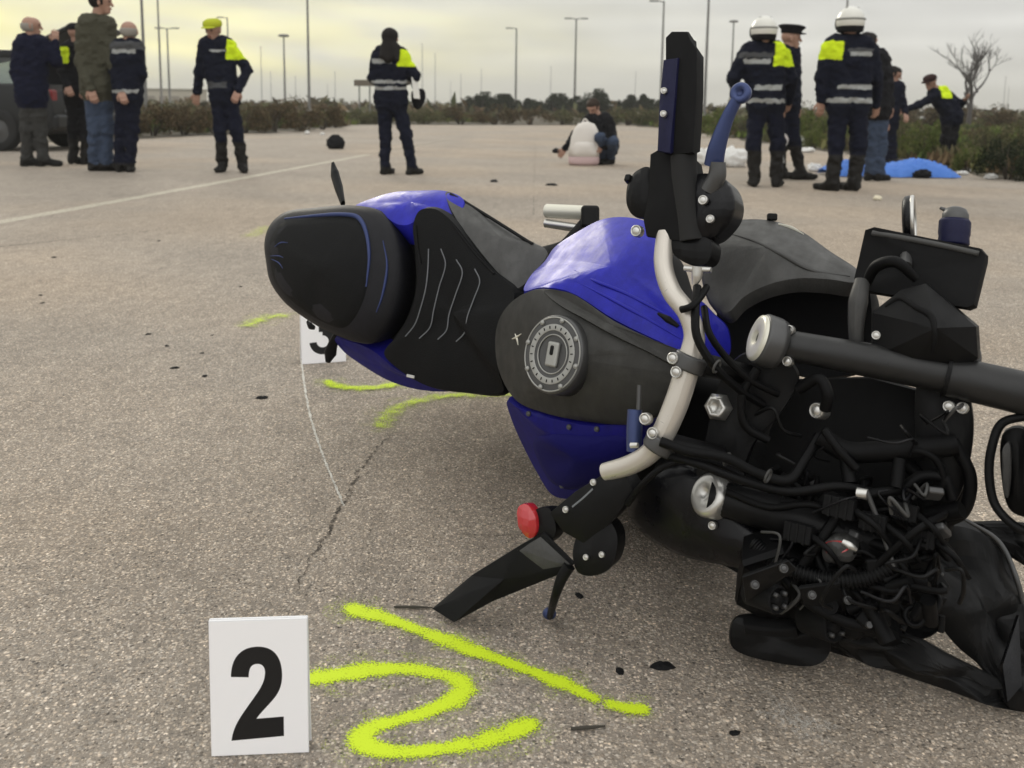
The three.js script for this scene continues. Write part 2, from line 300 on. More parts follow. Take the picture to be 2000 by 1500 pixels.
// spray paint: flat sheets of paint whose edge breaks up over the stones
function spray(name, label, strokes, seed, group, dens = 1) {
  const lines = strokes.map(([pix, w, d = 1]) => ({ p: new THREE.CatmullRomCurve3(pix.map(([x, y]) => G(x, y))).getPoints(70), w, d }));
  const b = new THREE.Box3(); lines.forEach((l) => l.p.forEach((q) => b.expandByPoint(q))); b.expandByScalar(0.06);
  const wx = b.max.x - b.min.x, wz = b.max.z - b.min.z, S = 640, sz = Math.min(900, Math.round(S * wz / wx) + 8), data = new Uint8Array(S * sz * 4), rd = rng(seed);
  for (let j = 0; j < sz; j++) for (let i = 0; i < S; i++) {
    const x = b.min.x + wx * (i + 0.5) / S, z = b.max.z - wz * (j + 0.5) / sz; let a = 0;
    for (const l of lines) {
      let best = 9, bt = 0; for (let k = 0; k < l.p.length; k += 1) { const q = l.p[k], dd = (q.x - x) ** 2 + (q.z - z) ** 2; if (dd < best) { best = dd; bt = k / (l.p.length - 1); } }
      const w = (typeof l.w === 'function' ? l.w(bt) : l.w) / 2, e = Math.sqrt(best) / w;
      a = Math.max(a, l.d * (1.0 * (1 - smooth(0.15, 1.45, e)) + 0.14 * (1 - smooth(0.9, 2.8, e))));
    }
    const stone = n2(x * 190, z * 190) * 0.42 + n2(x * 430, z * 430) * 0.38 + (rd() - 0.5) * 0.5;
    const patch = 0.16 * n2(x * 22 + seed, z * 22), v = (a < 0.015 ? 0 : smooth(0.36, 0.95, a + patch * (1.5 - 0.5 * a) + 0.90 * stone * (1 - 0.2 * a))) * 248;
    data.set([v, v, v, 255], (j * S + i) * 4);
  }
  const t = new THREE.DataTexture(data, S, sz); t.magFilter = t.minFilter = THREE.LinearFilter; t.needsUpdate = true;
  const g = new THREE.PlaneGeometry(wx, wz); g.rotateX(-Math.PI / 2);
  const m = mesh(name, g, std(lin(0.60, 0.78, 0.012), { roughness: 0.75, alphaMap: t, transparent: true, side: THREE.DoubleSide }));
  m.position.set((b.min.x + b.max.x) / 2, 0.0014 + 0.0009 * (seed - 51), (b.min.z + b.max.z) / 2); m.castShadow = false;
  return tag(m, label, 'paint mark', group);
}
spray('spray_paint_mark', 'yellow sprayed figure two on the asphalt beside the white marker two', [[[[605, 1327], [680, 1316], [760, 1308], [830, 1312], [885, 1325], [904, 1345], [880, 1372], [820, 1395], [745, 1418], [705, 1438], [718, 1458], [775, 1468], [860, 1464], [950, 1448], [1030, 1420]], (t) => 0.039 - 0.006 * t + 0.006 * Math.sin(t * 21)]], 51);
spray('spray_paint_mark', 'long straight yellow spray line on the asphalt below the fallen mirror', [[[[690, 1192], [760, 1212], [860, 1248], [960, 1285], [1060, 1322], [1120, 1346], [1160, 1366]], (t) => 0.036 - 0.010 * t + 0.005 * Math.sin(t * 17 + 1)]], 52);
spray('spray_paint_mark', 'short yellow spray dash at the end of the long yellow line', [[[[1195, 1380], [1225, 1386], [1255, 1388]], 0.026]], 53);
spray('spray_paint_mark', 'curved yellow spray strokes on the asphalt under the motorcycle seat', [[[[640, 748], [665, 757], [700, 760], [740, 758], [778, 752]], 0.05, 0.72], [[[750, 832], [762, 810], [800, 790], [850, 778], [930, 772], [985, 772]], 0.06, 0.52]], 54);
spray('spray_paint_mark', 'faded yellow spray smudge on the asphalt before the marker three', [[[[488, 636], [505, 628], [530, 620], [550, 618]], 0.085, 0.50]], 55);
spray('spray_paint_mark', 'very faint yellow spray patch beside the rear of the motorcycle seat', [[[[490, 462], [505, 455], [520, 445]], 0.12, 0.32]], 56);

// pale scrape left on the asphalt by the sliding bike
M.scrape = std(lin(0.60, 0.56, 0.50), { roughness: 0.9, transparent: true, side: THREE.DoubleSide, alphaMap: (() => { const t = grain(256, 49, (x, y, r) => 0.05 + 0.8 * tileNoise(x, y, 256, 24, 3) + 0.9 * (r() - 0.5)); t.repeat.set(5, 5); return t; })() });
[[[1495, 1350], [1530, 1395], [1600, 1440], [1660, 1475]], [[1540, 1355], [1552, 1400], [1560, 1450]], [[1480, 1400], [1560, 1410], [1650, 1425]]].forEach((q, i) => struct('pavement_scrape', ribbon(jag(q, 4, 10, 70 + i), (t) => 0.028 * Math.sin(Math.PI * (0.08 + 0.9 * t)), 0.0012 + i * 0.0006, 60, 0.9, 80 + i), M.scrape));

// scattered bits
const fragGeo = [0, 1, 2].map((k) => { const rd = rng(60 + k), pts = []; for (let i = 0; i < 7; i++) { const a = i / 7 * Math.PI * 2, r = 0.6 + 0.6 * rd(); pts.push(V(Math.cos(a) * r * 1.5, 0, Math.sin(a) * r)); } return pad(pts, { dir: V(0, 1, 0), bulge: 0.35, thick: 0.1, rim: 0.05, rings: 3, rough: 0.2, freq: 1.2, round: false }); });
[[512, 778, 0.013], [399, 735, 0.009], [343, 719, 0.011], [325, 676, 0.008], [289, 653, 0.009], [80, 577, 0.009], [82, 592, 0.008], [106, 503, 0.012], [310, 471, 0.010], [1077, 362, 0.05], [966, 355, 0.05], [1290, 1303, 0.014], [1212, 1311, 0.007], [1436, 1433, 0.006], [1130, 1163, 0.008], [395, 690, 0.006], [470, 560, 0.008], [415, 655, 0.005]].forEach(([px, py, s], i) => {
  const m = mesh('plastic_fragment', fragGeo[i % 3], M.blackRough); m.position.copy(G(px, py)).setY(s * 0.12); m.scale.setScalar(s); m.rotation.y = i * 1.7;
  tag(m, 'small black plastic fragment lying loose on the asphalt', 'fragment', 'black plastic fragments scattered on the asphalt');
});
[[[770, 1185], [845, 1187]], [[1115, 1423], [1182, 1418]]].forEach(([a, b], i) => {
  const p = G(...a, 0.003), q = G(...b, 0.003), c = p.clone().add(q).multiplyScalar(0.5);
  const m = mesh('twig', tube([p.sub(c), V(0, 0.002, 0.003), q.sub(c)], [0.002, 0.0028, 0.0012], { rad: 6 }), M.twig ??= std(lin(0.05, 0.045, 0.035), { roughness: 0.9 })); m.position.copy(c);
  tag(m, i ? 'thin dark twig beside the short yellow dash' : 'thin dark twig touching the tip of the fallen mirror', 'twig');
});

// ---------------------------------------------------------------- numbered markers: folded plastic tents
function digitTexture(draw) {
  const c = document.createElement('canvas'); c.width = 512; c.height = 752; const x = c.getContext('2d');
  x.fillStyle = '#fdfcfd'; x.fillRect(0, 0, 512, 752); x.fillStyle = '#0c0c0e'; draw(x); 
  const t = new THREE.CanvasTexture(c); t.colorSpace = THREE.SRGBColorSpace; return t;
}
const two = digitTexture((x) => {
  const f = (a, b) => [(a - 132) / 398 * 512, (b - 205) / 585 * 752], m = (a, b) => x.moveTo(...f(a, b)), l = (a, b) => x.lineTo(...f(a, b)), c = (...p) => x.bezierCurveTo(...f(p[0], p[1]), ...f(p[2], p[3]), ...f(p[4], p[5]));
  x.beginPath(); m(217, 446); l(289, 450); c(290, 410, 300, 393, 325, 393); c(350, 393, 360, 415, 355, 445); c(350, 490, 315, 530, 285, 575); c(250, 625, 222, 665, 214, 726); l(430, 714); l(430, 628); l(318, 633); c(340, 600, 375, 570, 400, 535); c(420, 505, 427, 475, 426, 435); c(423, 355, 385, 318, 325, 318); c(262, 318, 218, 360, 217, 446); x.fill();
});
const three = digitTexture((x) => {
  x.lineWidth = 84; x.strokeStyle = '#0c0c0e'; x.beginPath(); x.arc(250, 268, 92, Math.PI * 1.04, Math.PI * 2.5); x.stroke(); x.beginPath(); x.arc(246, 500, 112, Math.PI * 1.5, Math.PI * 2.98); x.stroke(); x.fillRect(205, 318, 60, 70);
});
function marker(tex, bl, br, hPx, label, lean, y) {
  const p = G(...bl), q = G(...br), w = p.distanceTo(q), c = p.clone().add(q).multiplyScalar(0.5), h = hPx * w;
  const o = thing('evidence_marker', label, 'marker', [c.x, 0, c.z]); o.rotation.y = Math.atan2(-(q.z - p.z), q.x - p.x) + y;
  const th = 0.0022, front = rbox(w, h, th, 0.001, 1); front.translate(0, h / 2, 0);
  const fr = mesh('front_panel', front, M.white, o); fr.rotation.x = -lean;
  const pr = new THREE.PlaneGeometry(w * 0.985, h * 0.985); pr.translate(0, h / 2, th / 2 + 0.0006); mesh('printed_number', pr, new THREE.MeshStandardMaterial({ map: tex, roughness: 0.5 }), fr);
  const back = rbox(w, h, th, 0.001, 1); back.translate(0, h / 2, 0);
  const bk = mesh('back_panel', back, M.white, o); bk.position.z = -2 * h * Math.sin(lean) - 0.004; bk.rotation.x = lean;
  return o;
}
marker(two, [413, 1477], [604, 1469], 1.47, 'white folded evidence marker printed with a black number two', 0.05, 0.0);
marker(three, [590, 709], [676, 709], 1.47, 'white folded evidence marker printed with a black number three', 0.16, 0.25);

// ---------------------------------------------------------------- vegetation
function leafCloud(n, place, size, tones, seed, upright = 0) {       // many small leaf blades through a volume
  const rd = rng(seed), pos = [], idx = [], col = [];
  for (let i = 0; i < n; i++) {
    const p = place(rd, i), s = size * (0.55 + 0.9 * rd()), a = rd() * Math.PI * 2, t = Math.acos(2 * rd() - 1) * (1 - upright);
    const d = V(Math.sin(t) * Math.cos(a), Math.cos(t), Math.sin(t) * Math.sin(a)), b = V(rd() - 0.5, rd() - 0.5, rd() - 0.5).cross(d).normalize(), k = pos.length / 3;
    const w = upright ? 0.16 : 0.42;
    for (const [u, v] of [[-0.5, 0], [0, w], [0.5, 0.1 * w], [0, -w]]) { const q = p.clone().addScaledVector(d, u * s).addScaledVector(b, v * s); pos.push(q.x, Math.max(q.y, 0.005), q.z); }
    idx.push(k, k + 1, k + 2, k, k + 2, k + 3);
    const c = tones[Math.floor(rd() * tones.length)], j = 0.75 + 0.5 * rd(); for (let m = 0; m < 4; m++) col.push(c[0] * j, c[1] * j, c[2] * j);
  }
  const g = geoOf(pos, idx); g.setAttribute('color', new THREE.BufferAttribute(new Float32Array(col), 3)); return g;
}
M.leaf = new THREE.MeshPhysicalMaterial({ vertexColors: true, roughness: 0.95, side: THREE.DoubleSide, specularIntensity: 0.2 });
M.bark = std(lin(0.06, 0.048, 0.036), { roughness: 1 });
const BROWN = [[0.105, 0.076, 0.042], [0.08, 0.064, 0.036], [0.13, 0.092, 0.052], [0.062, 0.060, 0.030], [0.095, 0.064, 0.040]];
const OLIVE = [[0.09, 0.092, 0.045], [0.07, 0.08, 0.036], [0.115, 0.105, 0.055], [0.14, 0.122, 0.068]];
const GREEN = [[0.095, 0.125, 0.032], [0.12, 0.145, 0.04], [0.075, 0.10, 0.03], [0.15, 0.145, 0.06]];
const DARK = [[0.020, 0.028, 0.014], [0.028, 0.036, 0.018], [0.016, 0.022, 0.012]];
const clumpy = (rx, ry, rz, clumps, seed) => {                       // points in uneven clumps that fill a dome
  const rd0 = rng(seed), cs = []; for (let i = 0; i < clumps; i++) { const a = rd0() * Math.PI * 2, r = Math.sqrt(rd0()) * 0.85, h = 0.15 + 0.75 * rd0() * (1 - 0.6 * r * r); cs.push([Math.cos(a) * r * rx, h * ry, Math.sin(a) * r * rz, 0.16 + 0.24 * rd0()]); }
  return (rd) => { const c = cs[Math.floor(rd() * cs.length)], k = Math.cbrt(rd()) * c[3], t = Math.acos(2 * rd() - 1), a = rd() * 6.283; return V(c[0] + Math.sin(t) * Math.cos(a) * k * rx, Math.max(0.01, c[1] + Math.cos(t) * k * ry), c[2] + Math.sin(t) * Math.sin(a) * k * rz); };
};
function shrubProto(tones, seed, n = 2600, up = 0.35, leaf = 0.10) {
  const stems = []; const rd = rng(seed + 5);
  for (let i = 0; i < 14; i++) { const a = rd() * 6.283, r = 0.3 + 0.5 * rd(), h = 0.5 + 0.5 * rd(); stems.push(tube([V(0.08 * Math.cos(a), 0, 0.08 * Math.sin(a)), V(r * 0.4 * Math.cos(a), h * 0.5, r * 0.4 * Math.sin(a)), V(r * Math.cos(a + 0.3), h, r * Math.sin(a + 0.3))], [0.022, 0.012, 0.004], { rad: 5, seg: 5 })); }
  const g = new THREE.Group(); const f = mesh('foliage', leafCloud(n, clumpy(1, 1, 1, 15, seed), leaf, tones, seed + 1, up), M.leaf, g); mesh('stems', merge(stems), M.bark, g); return g;
}
const protos = { brown: [shrubProto(BROWN, 100), shrubProto(BROWN, 200)], olive: [shrubProto(OLIVE, 300), shrubProto(OLIVE, 400)], green: [shrubProto(GREEN, 500, 2400, 0.45, 0.12), shrubProto(GREEN, 600, 2400, 0.45, 0.12)], dark: [shrubProto(DARK, 700, 3000, 0.2, 0.09), shrubProto(DARK, 800, 3000, 0.2, 0.09)] };
let shrubN = 0;
function shrub(kind, px, basePy, topPy, halfW, label, group, name = 'shrub') {
  const p = G(px, basePy), sc = FOCAL / -p.z, o = protos[kind][shrubN++ % 2].clone(); o.name = numbered(name);
  const h = (basePy - topPy) / sc, w = halfW / sc; o.position.copy(p); o.scale.set(w, h * 1.04, Math.max(w * 0.8, 0.4)); o.rotation.y = shrubN * 2.1;
  if (Math.abs(Math.sin(o.rotation.y)) > 0.5) o.scale.set(Math.max(w * 0.9, 0.3), h * 1.04, w);
  scene.add(o); tag(o, label, 'shrub', group); return o;
}
[[245, 268, 215, 60], [300, 266, 207, 55], [360, 264, 206, 58], [420, 262, 214, 55], [478, 260, 210, 60], [535, 258, 203, 58], [590, 256, 200, 55], [630, 253, 205, 48], [655, 250, 222, 26]].forEach(([x, b, t, w]) => shrub('brown', x, b, t, w, 'dry brown roadside shrub in the row behind the walking officer', 'brown shrubs along the road edge'));
[[200, 250, 205, 60], [330, 248, 203, 70], [450, 247, 203, 70], [700, 243, 212, 40], [760, 243, 214, 45], [830, 243, 210, 48], [900, 243, 209, 48], [965, 243.5, 211, 50], [1035, 244, 213, 48], [1100, 244, 214, 46], [1225, 245, 210, 50], [1290, 246, 210, 50], [1350, 248, 212, 45]].forEach(([x, b, t, w]) => shrub(x > 860 && x < 1050 ? 'brown' : 'olive', x, b, t, w, 'low scrub bush in the hedge across the far end of the asphalt', 'scrub bushes along the far edge'));
[[1400, 268, 214, 48], [1455, 270, 212, 50], [1570, 283, 218, 45], [1615, 286, 222, 40], [1760, 300, 232, 48], [1795, 312, 250, 40], [1830, 300, 236, 45], [1905, 320, 250, 46], [1590, 292, 252, 30], [1890, 335, 285, 34], [1935, 335, 262, 40]].forEach(([x, b, t, w], i) => shrub(i % 3 === 1 ? 'olive' : 'green', x, b, t, w, 'green weedy bush on the verge behind the blue sheet and officers', 'green bushes on the verge'));
[[1700, 258, 206, 70], [1790, 258, 208, 70], [1880, 256, 210, 70], [1960, 262, 213, 60], [2030, 268, 214, 60], [1560, 256, 208, 60]].forEach(([x, b, t, w]) => shrub('brown', x, b, t, w, 'tall brown dry scrub bush far back on the verge', 'brown scrub on the verge'));
shrub('dark', 1968, 351, 262, 66, 'dense dark green bush at the asphalt edge beyond the blue sheet', undefined, 'bush');
shrub('olive', 2000, 330, 238, 60, 'tall olive bush behind the dense dark bush', undefined, 'bush');

// trees on the skyline
function tree(px, topPy, halfW, depth, label, group, seed) {
  const s = FOCAL / depth, p = D(px, 205, depth), topH = D(px, topPy, depth).y, w = halfW / s, o = thing('tree', label, 'tree', [p.x, 0, p.z], group);
  const trunk = [tube([V(0, -0.1, 0), V(0.1, topH * 0.3, 0), V(0.0, topH * 0.6, 0)], [w * 0.07, w * 0.05, w * 0.03], { rad: 8 })];
  for (let k = 0; k < 5; k++) { const a = k * 1.3 + seed; trunk.push(tube([V(0.05, topH * 0.3, 0), V(Math.cos(a) * w * 0.35, topH * 0.55, Math.sin(a) * w * 0.35), V(Math.cos(a) * w * 0.7, topH * 0.72, Math.sin(a) * w * 0.7)], [w * 0.04, w * 0.025, w * 0.01], { rad: 5, seg: 5 })); }
  mesh('trunk', merge(trunk), M.bark, o);
  const pl = clumpy(w, topH * 0.86, w, 16, seed + 900);
  mesh('crown', leafCloud(6500, (rd) => { const q = pl(rd); q.y = Math.min(topH, q.y + topH * 0.12); return q; }, w * 0.085, DARK, seed + 950), M.leaf, o);
}
[[940, 180, 34, 120], [985, 184, 38, 125], [1030, 188, 32, 130], [1080, 183, 38, 130], [1128, 188, 26, 120], [1168, 174, 32, 118], [1236, 180, 42, 122], [1280, 190, 30, 130]].forEach(([x, t, w, d], i) => tree(x, t, w, d * 0.55, 'dark round leafy tree standing on the far skyline', 'skyline trees', 10 + i));
{ // bare tree behind the bending officer
  const depth = 34, p = D(1893, 210, depth), s = FOCAL / depth, o = thing('bare_tree', 'leafless grey tree with fine twigs behind the bending officer', 'tree', [p.x, 0, p.z]), rd = rng(321), tw = [], tr = [];
  const grow = (a, dir, len, r, lvl) => {
    const b = a.clone().addScaledVector(dir, len), m = a.clone().lerp(b, 0.5).add(V((rd() - 0.5) * len * 0.2, 0, (rd() - 0.5) * len * 0.2));
    (lvl < 2 ? tr : tw).push(tube([a, m, b], [r, r * 0.8, r * 0.6], { rad: 5, seg: 3 })); if (lvl > 5) return;
    const n = lvl < 1 ? 5 : 2 + Math.floor(rd() * 2); for (let k = 0; k < n; k++) { const d = dir.clone().add(V((rd() - 0.5) * 1.5, rd() * 0.55 - 0.1, (rd() - 0.5) * 1.5)).normalize(); grow(b.clone().lerp(a, rd() * 0.45), d, len * (0.55 + 0.3 * rd()), r * 0.58, lvl + 1); }
  };
  grow(V(0, 0, 0), V(0.05, 1, 0), 0.85, 0.07, 0);
  mesh('trunk', merge(tr), std(lin(0.10, 0.09, 0.085), { roughness: 1 }), o); mesh('crown', merge(tw), std(lin(0.13, 0.12, 0.115), { roughness: 1 }), o);
  o.scale.set(1.5, 1.55, 1.5);
}
// grass and weeds on the verges: nobody could count it
{
  const blade = leafCloud(22, (rd) => V((rd() - 0.5) * 0.3, 0.12, (rd() - 0.5) * 0.3), 0.30, [[1, 1, 1]], 71, 0.75);
  const inst = [], rd = rng(72), c = new THREE.Color();
  const inside = (x, z) => { for (let i = 0; i < rightEdge.length - 1; i++) { const a = rightEdge[i], b = rightEdge[i + 1]; if (z <= b.z && z >= a.z || z >= b.z && z <= a.z) { const t = (z - a.z) / (b.z - a.z); return x - mix(a.x, b.x, t); } } return z < rightEdge[0].z ? x - rightEdge[0].x : -1; };
  for (let i = 0; i < 16000; i++) { const z = -5 - 50 * Math.pow(rd(), 1.5), x = mix(-2, 31, rd()), e = inside(x, z); if (e < 0.1 || e > 18 + rd() * 10) continue; inst.push([x, z, e]); }
  for (let i = 0; i < 5000; i++) { const z = -20 - 35 * rd(), x = -1 - 26 * rd(); const t = (x - leftEdge[0].x) / (leftEdge[4].x - leftEdge[0].x), ez = mix(leftEdge[0].z, leftEdge[4].z, clamp(t)); if (x > leftEdge[4].x ? z > -41 : z > ez - 0.3) continue; inst.push([x, z, 9]); }
  const im = new THREE.InstancedMesh(blade, new THREE.MeshPhysicalMaterial({ roughness: 1, side: THREE.DoubleSide, specularIntensity: 0.2 }), inst.length), mt = new THREE.Matrix4();
  inst.forEach(([x, z, e], i) => { const s = 0.35 + 0.8 * rd(), q = rd(); mt.makeRotationY(rd() * 6.28).scale(V(s, s * (0.7 + 0.6 * rd()), s)).setPosition(x, 0.005, z); im.setMatrixAt(i, mt); const g = fbm(x * 0.25, z * 0.25, 2); const t = q + g < 0.55 ? GREEN[i % 4] : q + g < 0.8 ? OLIVE[i % 4] : BROWN[i % 5]; im.setColorAt(i, c.setRGB(t[0] * 1.15, t[1] * 1.15, t[2] * 1.15)); });
  im.name = 'verge_grass'; im.userData.kind = 'stuff'; tag(im, 'rough green and brown grass covering the verges beside the asphalt', 'grass'); scene.add(im);
}
// far scrub that reads as one mass
{
  const geo = leafCloud(9000, (rd) => { const z = -60 - 150 * rd(), x = (rd() - 0.5) * 2.6 * -z * 0.62, h = 0.35 + 0.75 * Math.abs(fbm(x * 0.08, z * 0.08, 3)) * 2; return V(x, h * rd(), z); }, 1.1, [...BROWN, ...OLIVE], 81, 0.2);
  const m = mesh('far_scrub', geo, M.leaf); m.userData.kind = 'stuff'; tag(m, 'distant brown scrubland reaching to the horizon', 'scrub');
}

// ---------------------------------------------------------------- lamp posts, sign, shed
M.pole = std(lin(0.20, 0.195, 0.185), { roughness: 0.6, metalness: 0.3 });
function lampPost(px, topPy, depth, heads, label, group = 'tall lamp posts beyond the asphalt', r = 0.11) {
  const p = D(px, 205, depth), h = D(px, topPy, depth).y, o = thing('lamp_post', label, 'lamp post', [p.x, 0, p.z], group);
  mesh('base', lathe([[0, 0], [r * 2.2, 0], [r * 2.2, 0.25], [r * 1.3, 0.4], [0, 0.4]], 12), M.pole, o);
  mesh('pole', tube([V(0, 0.1, 0), V(0, h, 0)], [r, r * 0.55], { rad: 10 }), M.pole, o);
  const arm = (sx) => { mesh('arm', tube([V(0, h - 0.1, 0), V(sx * 0.35, h - 0.02, 0), V(sx * 0.8, h, 0)], 0.05, { rad: 7 }), M.pole, o); const g = rbox(0.75, 0.13, 0.32, 0.05); g.translate(sx * 0.85, h, 0); mesh('lamp_head', g, M.pole, o); };
  if (heads === 2) { arm(-1); arm(1); } else if (heads === 1) arm(-1);
  else { const g = lathe([[0, 0.2], [0.5, 0.14], [0.62, 0], [0.5, -0.1], [0, -0.12]], 14); g.translate(0, h, 0); mesh('lamp_head', g, M.pole, o); }
}
const LP = 'tall grey lamp post rising beyond the roadside shrubs';
for (const [x, t, d, hd, r] of [[285, -80, 42, 2, 0.09], [316, -70, 60, 2, 0.08], [604, -90, 55, 2, 0.09], [1376, -90, 55, 2, 0.10], [1643, -40, 60, 2, 0.10], [1290, 2, 80, 1, 0.13], [332, 55, 95, 2, 0.13], [449, 34, 110, 1, 0.14], [557, 70, 100, 0, 0.14], [1007, 55, 105, 1, 0.14], [1426, 42, 120, 0, 0.16]]) lampPost(x, t, d, hd, LP, undefined, r);
lampPost(1122, 36, 98, 2, 'lamp post with a wide double head above the skyline trees', 'tall lamp posts beyond the asphalt', 0.14);
for (const [x, t, d, hd] of [[512, 92, 180, 0], [578, 150, 220, 0], [655, 140, 220, 0], [825, 85, 190, 1], [850, 105, 210, 0], [900, 145, 240, 0], [940, 135, 240, 0], [1075, 130, 240, 0], [530, 140, 230, 0], [1960, 150, 230, 0], [1330, 120, 220, 1], [1240, 140, 240, 0], [880, 160, 260, 0], [640, 165, 260, 0], [1968, 170, 260, 1]]) lampPost(x, t, d * 2.6, hd, 'faint distant lamp post fading into the haze', 'distant lamp posts in the haze', 0.30);
{
  const p = D(712, 205, 50), o = thing('road_sign', 'brown road sign on two posts behind the officer with long hair', 'sign', [p.x, 0, p.z]), s = FOCAL / 50;
  const h = D(712, 162, 50).y, w = 40 / s; const g = rbox(w, 0.33, 0.05, 0.01); g.translate(0, h, 0); mesh('sign_board', g, std(lin(0.16, 0.13, 0.095), { roughness: 0.8 }), o);
  for (const k of [-0.25, 0.25]) mesh('post', tube([V(k * w, 0, -0.04), V(k * w, h + 0.15, -0.04)], 0.04, { rad: 8 }), M.pole, o);
}
{
  const p = D(330, 205, 190), o = thing('shed', 'long pale low industrial shed far behind the brown shrubs', 'building', [p.x, 0, p.z]), s = FOCAL / 190, w = 130 / s, h = D(330, 176, 190).y;
  const wall = std(lin(0.42, 0.38, 0.30), { roughness: 0.9 });
  mesh('wall', rbox(w, h, 6, 0.05).translate(0, h / 2, 0), wall, o); mesh('roof', rbox(w + 0.6, 0.3, 6.6, 0.08).translate(0, h + 0.15, 0), std(lin(0.36, 0.33, 0.27), { roughness: 0.9 }), o);
  for (let k = -2; k <= 2; k++) mesh('gate', rbox(1.6, h * 0.6, 0.1, 0.02).translate(k * w / 5.5, h * 0.3, 3.02), std(lin(0.22, 0.19, 0.15), { roughness: 0.9 }), o);
}

// ---------------------------------------------------------------- the motorcycle, lying on its right side, its top facing the photographer
{
  const AZ = 35 * Math.PI / 180, EL = 15 * Math.PI / 180, C0 = D(1090, 693, 1.42);
  const F = V(Math.cos(AZ), 0, Math.sin(AZ)), U = V(-Math.sin(AZ) * Math.cos(EL), Math.sin(EL), Math.cos(AZ) * Math.cos(EL)), L = U.clone().cross(F).normalize();
  const base = V(0.28, 0, -1.3);
  const bike = thing('motorcycle', 'blue and black naked motorcycle lying crashed on its side on the asphalt', 'motorcycle', base.toArray());
  // u: height above the road the piece would have with the bike upright (tank cap = 1 m)
  const B = (px, py, u = 1) => {
    const d = ray(px, py), o = C0.clone().addScaledVector(U, u - 1), t = o.sub(V(0, EYE, 0)).dot(U) / d.dot(U), p = V(0, EYE, 0).addScaledVector(d, t);
    return (p.y < 0.012 ? G(px, py, 0.012) : p).sub(base);
  };
  const P = (list, u) => list.map((q) => B(q[0], q[1], q[2] ?? u));
  const O = (m, px, py, lift) => { const h = on(m, px, py, lift); return h ? h.sub(base) : null; };
  const onPts = (m, list, lift) => list.map(([x, y]) => O(m, x, y, lift)).filter(Boolean);
  const part = (name, geo, mat, parent = bike) => mesh(name, geo, mat, parent);
  const padOf = (list, o = {}) => pad(P(list, o.u), { dir: U, ...o, center: o.center ? B(...o.center) : undefined });
  const local = (fx, lx, ux) => C0.clone().addScaledVector(F, fx).addScaledVector(L, lx).addScaledVector(U, ux - 1).sub(base);   // by the bike's own axes
  const bolt = (name, parent, p, axis, r, h, mat = M.steel, sides = 6) => { const g = lathe([[0, h], [r * 0.55, h], [r * 0.6, h * 0.7], [r * 0.72, h * 0.7], [r * 0.78, h], [r * 0.95, h * 0.9], [r, h * 0.55], [r, -h * 0.4], [0, -h * 0.4]], 14); return part(name, along(g, p, p.clone().add(axis)), mat, parent); };

  // --- tail
  const tail = part('tail_frame', padOf([[590, 420], [700, 400], [790, 385], [870, 380], [960, 436], [1062, 496], [1050, 560], [1010, 640], [985, 700], [975, 755], [880, 757], [790, 740], [700, 690], [640, 630], [580, 560], [565, 480]], { u: 0.79, thick: 0.07, bulge: 0.012, rim: 0.012, taper: 0.7 }), M.blackRough);
  const lt = part('left_tail_panel', padOf([[692, 402, 0.80], [730, 386, 0.79], [770, 375, 0.785], [820, 372, 0.785], [872, 373, 0.785], [908, 392, 0.80], [892, 424, 0.83], [860, 412, 0.84], [822, 412, 0.845], [806, 436, 0.85], [780, 440, 0.85], [745, 420, 0.84]], { thick: 0.055, bulge: 0.012, rim: 0.008 }), M.blue);
  const ls = part('left_side_panel', padOf([[870, 373, 0.79], [905, 388, 0.79], [960, 429, 0.79], [1012, 462, 0.79], [1070, 491, 0.79], [1050, 528, 0.82], [1008, 566, 0.855], [968, 528, 0.855], [930, 482, 0.855], [888, 424, 0.84]], { thick: 0.06, bulge: 0.006, rim: 0.005, center: [975, 468, 0.83] }), M.greyMatte);
  part('edge_trim', tube(onPts(ls, [[880, 379], [930, 408], [985, 446], [1040, 477]], 0.002), 0.0035, { rad: 8 }), M.black, ls);
  part('right_tail_panel', padOf([[652, 662, 0.80], [690, 668, 0.82], [730, 686, 0.83], [775, 722, 0.83], [840, 752, 0.83], [880, 764, 0.82], [820, 762, 0.79], [760, 744, 0.78], [705, 712, 0.78], [668, 684, 0.78]], { thick: 0.05, bulge: 0.004 }), M.navyBlue);
  const ps = part('pillion_seat', padOf([[519, 510, 0.86], [516, 472, 0.86], [526, 440, 0.855], [554, 414, 0.85], [620, 403, 0.85], [690, 399, 0.85], [740, 412, 0.85], [770, 450, 0.855], [783, 510, 0.86], [778, 580, 0.86], [757, 632, 0.86], [724, 668, 0.855], [690, 668, 0.855], [646, 652, 0.855], [600, 626, 0.855], [555, 591, 0.86], [527, 550, 0.86]], { thick: 0.075, bulge: 0.030, rim: 0.014, power: 5.5, center: [650, 525, 0.862], rings: 12 }), M.seatSide);
  const top = part('seat_cover', pad(onPts(ps, [[526, 500], [528, 464], [546, 436], [600, 427], [690, 425], [712, 452], [720, 510], [708, 592], [676, 640], [630, 630], [565, 585], [534, 545]], 0.002), { dir: U, thick: 0.01, bulge: 0.008, rim: 0.004, power: 4, center: O(ps, 625, 520, 0.001) }), M.seat, ps);
  part('piping', tube(onPts(ps, [[556, 427], [620, 421], [670, 419], [698, 424], [713, 447], [721, 500], [715, 560]], 0.001), [0.002, 0.0045, 0.005, 0.004, 0.002], { rad: 8 }), M.blueTrim, ps);
  part('piping', tube(onPts(ps, [[748, 470], [756, 520], [746, 580], [735, 610]], 0.001), [0.001, 0.003, 0.001], { rad: 8 }), M.blueTrim, ps);
